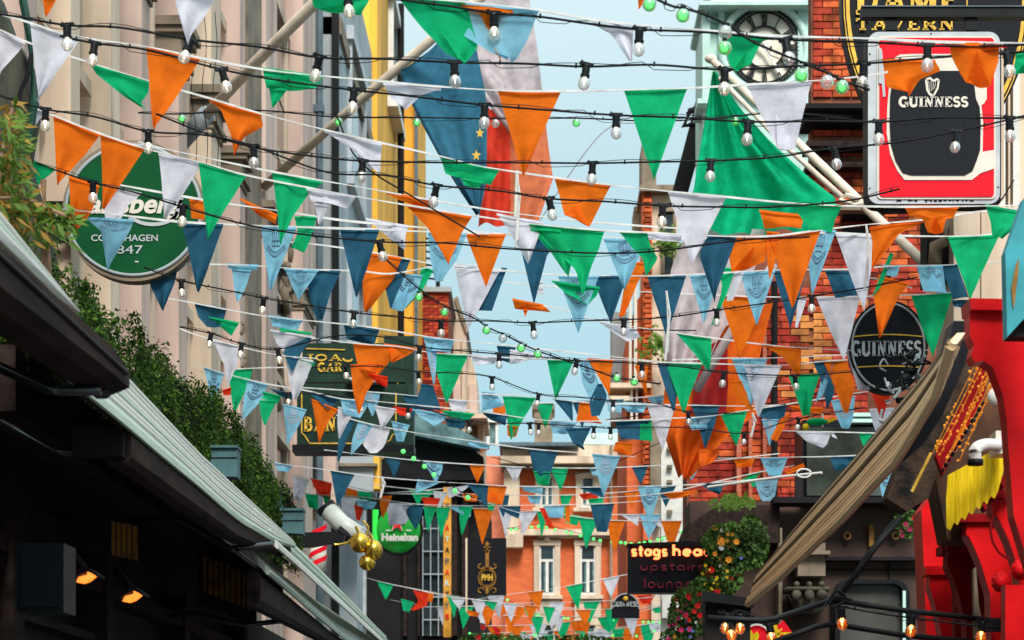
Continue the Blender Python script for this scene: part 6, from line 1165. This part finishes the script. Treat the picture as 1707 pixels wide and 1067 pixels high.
def roundproto(gm, r):
    bl = MB().sphere((0, 0, -r*1.15), r, 14, 10); cp = MB().lathe([(r*.35, .004), (r*.4, -r*.3), (r*.3, -r*.35)], 8)
    a = bpy.data.meshes.new('bulb'); a.from_pydata(bl.v, [], bl.f); fixn(a); a.materials.append(gm); a.polygons.foreach_set('use_smooth', [True]*len(a.polygons))
    b = bpy.data.meshes.new('socket'); b.from_pydata(cp.v, [], cp.f); fixn(b); b.materials.append(mSock); return b, a
mGreenCore = mat('lit green bulb core', (0.3, 1, .4), emit=(.25, 1, .35), estr=1.6)
RG = roundproto(mGreenGlass, .024); RGs = roundproto(mGreenGlow, .024); RC = roundproto(mGlass, .024)
cr0 = MB().sphere((0, 0, -.03), .012, 8, 6); coreme = bpy.data.meshes.new('filament'); coreme.from_pydata(cr0.v, [], cr0.f); coreme.materials.append(mGreenCore)
lrn = random.Random(5)
def festoon(label, Yf, path, socks, kind='clear', cr=.0045, second=True, lit=()):
    Yat = Yf if callable(Yf) else (lambda x: Yf)
    x0, y0 = path[0]; t = thing('light_string', label, 'string lights', W(x0, y0, Yat(x0)), 'strings of festoon bulbs across the lane')
    pts = catmull([(x, y, 0) for x, y in path], 6)
    P3 = [W(p.x, p.y, Yat(p.x)) for p in pts]
    # the cable dips to each socket
    mb = MB().tube(P3, cr, n=6)
    if second:
        q = [p+Vector((0, .01, (.006+.010*abs(math.sin(i*.45)))*(1 if i % 14 < 10 else -1))) for i, p in enumerate(P3)]; mb.tube(q, cr*.35, n=4)
    for i in range(3, len(P3), 7): mb.tube([P3[i]+Vector((0, 0, -.006)), P3[i]+Vector((.002, 0, .012))], cr*.9, n=5)
    mk('cable', mb, mCable, t, smooth=True)
    for i, s in enumerate(socks):
        x = s[0]; y = interp(path, x) if len(s) < 2 else s[1]; Y = Yat(x); L0 = W(x, y, Y)
        rot = (lrn.gauss(0, .06), (s[2] if len(s) > 2 else lrn.gauss(0, .10)), lrn.uniform(-.4, .4))
        if kind in ('green', 'far'):
            pr = RG if kind == 'green' else RGs
            if kind == 'green' and len(s) > 3 and s[3] == 'c': pr = RC
            so = inst(pr[0], 'socket', L0, t, rot); b = bpy.data.objects.new('bulb', pr[1]); C.objects.link(b); b.parent = so
            if kind == 'green' and pr is RG: c = bpy.data.objects.new('filament', coreme); C.objects.link(c); c.parent = so
        else:
            pr = {'clear': BP, 'amber': BA}[kind]
            if i in lit: pr = BL
            so = inst(pr[0], 'socket', L0, t, rot)
            for q in (1, 2): b = bpy.data.objects.new(pr[q].name.split('.')[0], pr[q]); C.objects.link(b); b.parent = so
    return t
S1 = lambda *xs: [(x,) for x in xs]
festoon('nearest string of festoon bulbs, entering at top centre with four sockets', 9.0, [(560, -16), (640, -4), (760, 12), (823, 22), (900, 28), (985, 40), (1066, 49), (1180, 54), (1310, 66), (1440, 70), (1546, 76), (1640, 77), (1740, 73)], S1(578, 823, 1066, 1310, 1546), lit=(0, 1))
festoon('second string of festoon bulbs, running from the upper left corner along the top', 9.3, [(-30, 20), (30, 28), (112, 42), (200, 46), (318, 66), (430, 78), (533, 96), (640, 98), (757, 104), (870, 106), (978, 111), (1090, 108), (1208, 116), (1330, 110), (1440, 106), (1560, 96), (1678, 88), (1740, 86)], [(112,), (318, 66, .35), (533, 94, .3), (757,), (978, 108, .15), (1208,), (1440,), (1678,)], lit=(0, 1, 2, 5))
festoon('third string of festoon bulbs, passing in front of the clock and the red beer sign', 10.0, [(100, 60), (158, 72), (250, 84), (370, 116), (480, 136), (590, 150), (700, 162), (808, 175), (920, 184), (1027, 192), (1140, 196), (1247, 203), (1360, 202), (1465, 203), (1570, 196), (1683, 197), (1740, 192)], [(158, 72, .15), (370,), (590,), (808,), (1027,), (1247,), (1465,), (1683,)], lit=(0, 1, 2))
festoon('fourth string of festoon bulbs, starting above the orange pennants at left', 10.9, [(-40, 148), (0, 160), (76, 182), (160, 195), (247, 219), (340, 225), (423, 244), (545, 287), (640, 292), (728, 309), (830, 318), (915, 331), (1010, 336), (1105, 343), (1200, 345), (1290, 345), (1410, 335), (1500, 315)], S1(76, 247, 423, 728, 915, 1105), lit=(0, 1, 5))
festoon('fifth string of festoon bulbs, below the white flag and over the big tricolour', 11.0, [(260, 190), (350, 225), (430, 247), (535, 262), (603, 268), (740, 271), (860, 271), (988, 272), (1090, 270), (1185, 268), (1290, 262), (1390, 247), (1490, 238), (1595, 219), (1740, 186)], [(605, 268, .1), (988,), (1185,), (1390,), (1595,)])
festoon('thin string of small green bulbs across the starred flag', 14.0, [(230, 188), (303, 190), (430, 184), (560, 195), (695, 196), (850, 198), (960, 197), (1100, 202), (1225, 194), (1300, 188), (1420, 198)], [(303,), (565,), (695,), (960,), (1225,), (826, 198, 0, 'c')], kind='green', second=True)
festoon('sixth string of festoon bulbs, crossing the round green beer sign', 11.8, [(60, 272), (155, 304), (230, 322), (305, 345), (400, 372), (500, 390), (632, 403), (740, 405), (850, 415), (1000, 422), (1100, 418), (1240, 400), (1350, 395)], S1(155, 305, 632), lit=(0, 1))
festoon('seventh string of festoon bulbs, eight sockets level with the brick chimney', 14.6, [(240, 446), (302, 468), (370, 482), (440, 497), (520, 510), (590, 521), (660, 528), (735, 535), (812, 535), (888, 538), (965, 535), (1040, 533), (1120, 528), (1195, 517), (1280, 505), (1353, 494), (1440, 480), (1530, 462)], S1(302, 440, 590, 735, 888, 1040, 1195, 1353), lit=(0, 1, 7))
festoon('eighth string of festoon bulbs, sagging over the larger hedge', 16.0, [(300, 545), (352, 556), (403, 573), (463, 582), (560, 560), (640, 562), (700, 578), (760, 584), (832, 590), (900, 595), (962, 601), (1070, 606), (1140, 612), (1207, 621), (1325, 626), (1420, 620)], S1(352, 403, 463, 700, 832, 962, 1070, 1207, 1325), lit=(0, 1, 2))
festoon('ninth string of festoon bulbs, between the green pub board and the big flag', 18.5, [(480, 600), (510, 612), (576, 610), (640, 612), (697, 620), (760, 622), (820, 629), (898, 657), (960, 662), (1022, 668), (1090, 672), (1147, 687), (1240, 690)], S1(510, 576, 697, 820, 898, 1022, 1147), lit=(0, 1))
festoon('tenth string of festoon bulbs, low across the tan chimney', 20.0, [(470, 655), (560, 660), (648, 676), (700, 680), (780, 702), (883, 706), (900, 707), (990, 712), (1020, 714), (1100, 712), (1170, 715), (1241, 722), (1330, 698), (1440, 680)], S1(480, 600, 680, 783, 883, 898, 990, 1018, 1241, 1332), lit=(0, 1))
festoon('diagonal string of green bulbs coming down in front of the clock', 8.2, [(1040, -22), (1083, -6), (1120, 10), (1140, 14), (1180, 26), (1215, 44), (1260, 72), (1337, 104), (1385, 124), (1403, 134), (1450, 150)], [(1083, -6), (1140, 12), (1213, 40, .3, 'c'), (1208, 66, 0), (1337, 112), (1383, 124, .3, 'c'), (1403, 132)], kind='green')
festoon('string of green bulbs dropping from the brick chimney into the sky gap', 13.5, [(640, 430), (705, 487), (742, 510), (790, 530), (812, 545), (845, 560), (868, 572), (897, 585), (940, 600), (985, 615), (1030, 630), (1100, 640)], [(697, 487), (742, 512), (811, 542, 0), (838, 556, 0, 'c'), (868, 572), (897, 582), (1028, 622), (1056, 628)], kind='green')
festoon('diagonal string of bright green bulbs on the dark pub front', 24.0, [(640, 735), (668, 745), (689, 760), (707, 772), (723, 787), (740, 800), (760, 815), (790, 830)], S1(672, 689, 708, 723, 758, 780), kind='far')
dn = [(845, 885), (900, 878), (945, 888), (1000, 902), (1060, 908), (1100, 900), (1150, 884), (1180, 862)]
festoon('dense chain of little green bulbs along the top of the neon sign', 34.0, [(x, y-4) for x, y in dn], [(x,) for x in (852, 860, 886, 897, 911, 925, 944, 952, 968, 990, 1001, 1020, 1034, 1042, 1052, 1066, 1074, 1084, 1096, 1104, 1112, 1120, 1138, 1146, 1154)], kind='far', second=False)
festoon('chain of little green bulbs low in front of the orange brick building', 40.0, [(840, 990), (848, 1000), (858, 1007), (890, 1022), (940, 1028), (1000, 1030), (1060, 1034), (1100, 1035), (1150, 1050)], S1(846, 856, 887, 897, 941, 947, 985, 1022, 1072, 1080, 1088, 1100), kind='far', second=False)
festoon('chain of little green bulbs at the bottom edge left of centre', 40.0, [(770, 1050), (800, 1058), (840, 1062), (890, 1056), (940, 1060), (1000, 1056), (1060, 1058), (1120, 1040)], S1(783, 790, 797, 835, 842, 890, 893, 975, 1022, 1061, 1090), kind='far', second=False)
# dark bushy wreath + amber lights bottom right
fr = thing('black_pipe_frame', 'black pipe frame with cables at the bottom right carrying amber bulbs', 'frame', W(1390, 1010, 11))
for a in ([(1180, 1030), (1270, 1035), (1290, 1032), (1388, 1000)], [(1388, 1000), (1500, 1017), (1600, 1028), (1665, 1036)], [(1388, 1010), (1465, 905), (1502, 862)], [(1405, 990), (1440, 930), (1490, 868)], [(1290, 1070), (1360, 1045), (1387, 1040), (1500, 1058), (1640, 1072)], [(1388, 1000), (1387, 1075)]):
    mk('pipe', MB().tube([W(x, y, 11+(x-1390)*.0008) for x, y in a], .013 if a[0][0] != 1405 else .007, n=8), mIron, fr, smooth=True)
mk('cable_knot', MB().tube(catmull([W(x, y, 10.9) for x, y in ((1375, 1010), (1395, 985), (1410, 1000), (1385, 1012), (1392, 995), (1420, 1000))], 5), .007, n=6).sphere(W(1392, 1000, 10.95), .03, 10, 8), mIron, fr)
mk('junction_box', MB().pbox(1645, 1675, 1030, 1052, 10.9, .08), mIron, fr)
festoon('string of lit amber bulbs under the black pipe frame at bottom right', 10.9, [(1388, 1008), (1460, 1022), (1520, 1030), (1600, 1040), (1640, 1044), (1720, 1052)], [(1402, 1014), (1521, 1026), (1637, 1036), (1706, 1052)], kind='amber')
festoon('cluster string of lit amber bulbs beside the red and yellow roundel', 12.0, [(1195, 1020), (1213, 1026), (1234, 1018), (1260, 1030), (1282, 1032), (1300, 1036)], [(1213, 1024, .2), (1215, 1036, -.2), (1234, 1024), (1282, 1040)], kind='amber')
# ================================================================== FLOWERS
def flowers(label, blobs, Y, seed, cols, cat='flower basket'):
    r_ = random.Random(seed); cx = sum(b[0] for b in blobs)/len(blobs); cy = sum(b[1] for b in blobs)/len(blobs)
    t = thing('flower_basket', label, cat, W(cx, cy, Y), 'hanging flower displays')
    lf, ld = MB(), MB()
    for (bx, by, rx, ry, n) in blobs:
        for _ in range(n):
            a = r_.uniform(0, 6.28); q = math.sqrt(r_.random()); px = bx+rx*q*math.cos(a); py = by+ry*q*math.sin(a)
            c = W(px, py, Y+r_.uniform(-.25, .2)); s = r_.uniform(.012, .032)*Y/24
            u = Vector((r_.gauss(0, 1), r_.gauss(0, .5), r_.gauss(0, 1))).normalized(); v = u.cross(Vector((r_.gauss(0, .4), 1, r_.gauss(0, .4)))).normalized()
            (lf if r_.random() < .55 else ld).add([c-u*s, c+v*s*.6, c+u*s, c-v*s*.6], [(0, 1, 2, 3)])
    mk('leaves', lf, mat('flower foliage', (0.09, 0.17, 0.035), var=.3, scale=3, transl=.2), t); mk('leaves', ld, mHedge, t)
    for m, pts, rad in cols:
        for (px, py) in pts:
            b = MB(); c = W(px+r_.gauss(0, 2), py+r_.gauss(0, 2), Y-.25+r_.uniform(-.1, .2)); rd = rad*r_.uniform(.5, .85)/KF*Y
            for k in range(7):
                a = k*.9; d = Vector((math.cos(a), -.3, math.sin(a)))*rd; u = Vector((math.cos(a), -.8, math.sin(a)))
                v = Vector((-math.sin(a), 0, math.cos(a)))*rd*.45
                b.add([c, c+d*.6+v, c+d*1.05+Vector((0, -.2*rd, 0)), c+d*.6-v], [(0, 1, 2, 3)])
            b.sphere(c+Vector((0, -.1*rd, 0)), rd*.35, 6, 4); mk('flower', b, m, t)
petal = lambda n, c: mat(n+' petals', c, rough=.6, var=.2, scale=20, transl=.25)
pO, pR, pY, pV, pW_ = petal('orange', (.95, .34, .03)), petal('red', (.80, .02, .02)), petal('yellow', (.85, .55, .03)), petal('violet', (.16, .17, .5)), petal('white', (.8, .75, .7)); pK = petal('pink', (.65, .04, .16))
rr = random.Random(8)
sc = lambda n, x0, x1, y0, y1: [(rr.uniform(x0, x1), rr.uniform(y0, y1)) for _ in range(n)]
flowers('large hanging flower basket with bright orange blooms right of the neon sign', [(1218, 905, 48, 34, 1500), (1205, 955, 34, 40, 1300), (1252, 905, 30, 45, 1000)], 23.4, 2,
 [(pO, [(1203, 906), (1212, 902), (1222, 908), (1195, 920), (1200, 928), (1210, 935), (1228, 905), (1190, 912), (1216, 936)], 9), (pO, sc(10, 1190, 1240, 880, 900), 6), (pR, [(1228, 893), (1220, 962), (1228, 960), (1195, 985), (1170, 982), (1186, 950), (1180, 955)], 7), (pY, sc(26, 1172, 1215, 940, 985), 4), (pW_, sc(8, 1200, 1212, 882, 960), 5), (pV, sc(4, 1225, 1240, 928, 940), 5)])
flowers('trailing column of red, pink and violet flowers below the neon sign', [(1140, 1030, 26, 50, 900), (1165, 1010, 22, 50, 600), (1130, 1065, 30, 20, 200)], 23.2, 4,
 [(pR, sc(14, 1125, 1172, 990, 1050), 6), (pK, sc(14, 1112, 1160, 1010, 1066), 6), (pV, sc(9, 1142, 1154, 1030, 1062), 4), (pO, sc(4, 1110, 1140, 1000, 1066), 6), (pW_, sc(5, 1135, 1160, 985, 1062), 4)])
flowers('small basket of red and magenta flowers beside the red shopfront', [(1512, 872, 22, 26, 380), (1500, 800, 14, 60, 260)], 14.0, 6, [(pR, [(1489, 815), (1512, 826), (1518, 822), (1500, 850), (1530, 856), (1522, 866)], 8), (pK, sc(6, 1500, 1535, 868, 895), 6)])
flowers('dark hedge of flowers at the foot of the lane below the pennants', [(960, 1072, 90, 12, 500), (820, 1066, 60, 10, 300)], 38.0, 9, [(pR, sc(8, 780, 840, 1040, 1064), 6)])
ivy = thing('ivy_clump', 'small green and yellow ivy clump on the dark eaves right of the brick wall', 'plant', W(1240, 845, 24.2))
b = MB(); r_ = random.Random(4)
for _ in range(240):
    c = W(r_.gauss(1222, 14), 838+r_.gauss(0, 5)+0, 24.2); s = .03; a = r_.uniform(0, 6); u = Vector((math.cos(a), .3, math.sin(a)))*s; v = Vector((-math.sin(a), .2, math.cos(a)))*s*.6; b.add([c-u, c+v, c+u, c-v], [(0, 1, 2, 3)])
mk('leaves', b, mBamb, ivy)
ev = thing('dark_eaves', 'dark sloping shop eaves behind the orange flower basket', 'roof', W(1200, 870, 25)); mk('slope', MB().prism([(1130, 905), (1140, 880), (1195, 843), (1300, 842), (1300, 905)], 24.7, .25), mBrownDark, ev)
tuc = thing('green_parrot_ornament', 'green and yellow bird shaped ornament on a cord by the brick wall', 'ornament', W(1365, 705, 18.5))
mk('body', MB().sphere(W(1362, 703, 18.5), .065, 14, 8, (1.3, .6, .45)), cG, tuc, smooth=True); mk('head', MB().sphere(W(1343, 712, 18.5), .028, 10, 7), mYe, tuc, smooth=True); mk('tail', MB().prism([(1376, 700), (1392, 697), (1393, 700), (1378, 706)], 18.5, .03), mYe, tuc); mk('hanger', MB().tube([W(1371, 690, 18.5), W(1371, 712, 18.5)], .008), mWhite, tuc)
# tension wires of the lane
for i, (pts, Y, lab) in enumerate((([(560, 190), (600, 270), (700, 335), (800, 395)], 12.5, 'thin grey guy wire falling across the grey and yellow walls'), ([(900, 368), (950, 290), (1000, 225), (1040, 200)], 14, 'thin pale wire rising through the sky gap'), ([(1050, 550), (1160, 551)], 17.0, 'short dark taut wire left of the tricolour flag'), ([(820, 762), (960, 790), (1120, 730)], 24, 'dark sagging wire across the orange brick building'), ([(1010, 700), (1110, 688), (1240, 678), (1330, 662), (1500, 620)], 21.5, 'thin grey wire across the lower brick wall'))):
    wv = mk('guy_wire', MB().tube(catmull([W(x, y, Y) for x, y in pts], 5), .0045, n=5), mCable if i != 1 else mGreyStone); tag(wv, lab, 'wire')
hook = thing('white_hook_tensioner', 'white cord tensioner with a round ring in front of the dark fascia', 'hook', W(1345, 790, 15))
mk('rod', MB().tube([W(1180, 812, 15.6), W(1300, 795, 15.2), W(1370, 788, 15)], .008), mWhite, hook); mk('ring', MB().tube([W(x, y, 15) for x, y in arc(1340, 789, 12, 7, 0, 360, 16)], .006, n=6), mWhite, hook, smooth=True)
for (x, y0, y1, Y, lab) in ((861, 285, 412, 13.0, 'white rope end hanging in the centre below the orange pennant'), (1444, 374, 480, 13.2, 'frayed white cord end hanging beside a big white pennant'), (1111, 485, 600, 14.0, 'white cord end hanging before a navy pennant right of centre'), (636, 795, 830, 26, 'short white cord end above the star beer sign'), (1254, 688, 728, 20, 'short white cord end by the green pennant'), (495, 825, 850, 29, 'small white cord end near the lamp box')):
    mb = MB(); mb.tube([W(x, y0, Y), W(x+3, (y0+y1)/2, Y), W(x-2, y1, Y)], .007*Y/13, n=6).tube([W(x, y0, Y), W(x+6, (y0*2+y1)/3, Y), W(x+2, y1-12, Y)], .005*Y/13, n=5)
    nb = [b for b in bpy.data.objects if b.name.startswith('bunting_string')]; nb = min(nb, key=lambda b: abs(b.location.y-Y)); mk('cord_end', mb, mTape, nb)
print('pennants', NPEN, 'objects', len(bpy.data.objects))
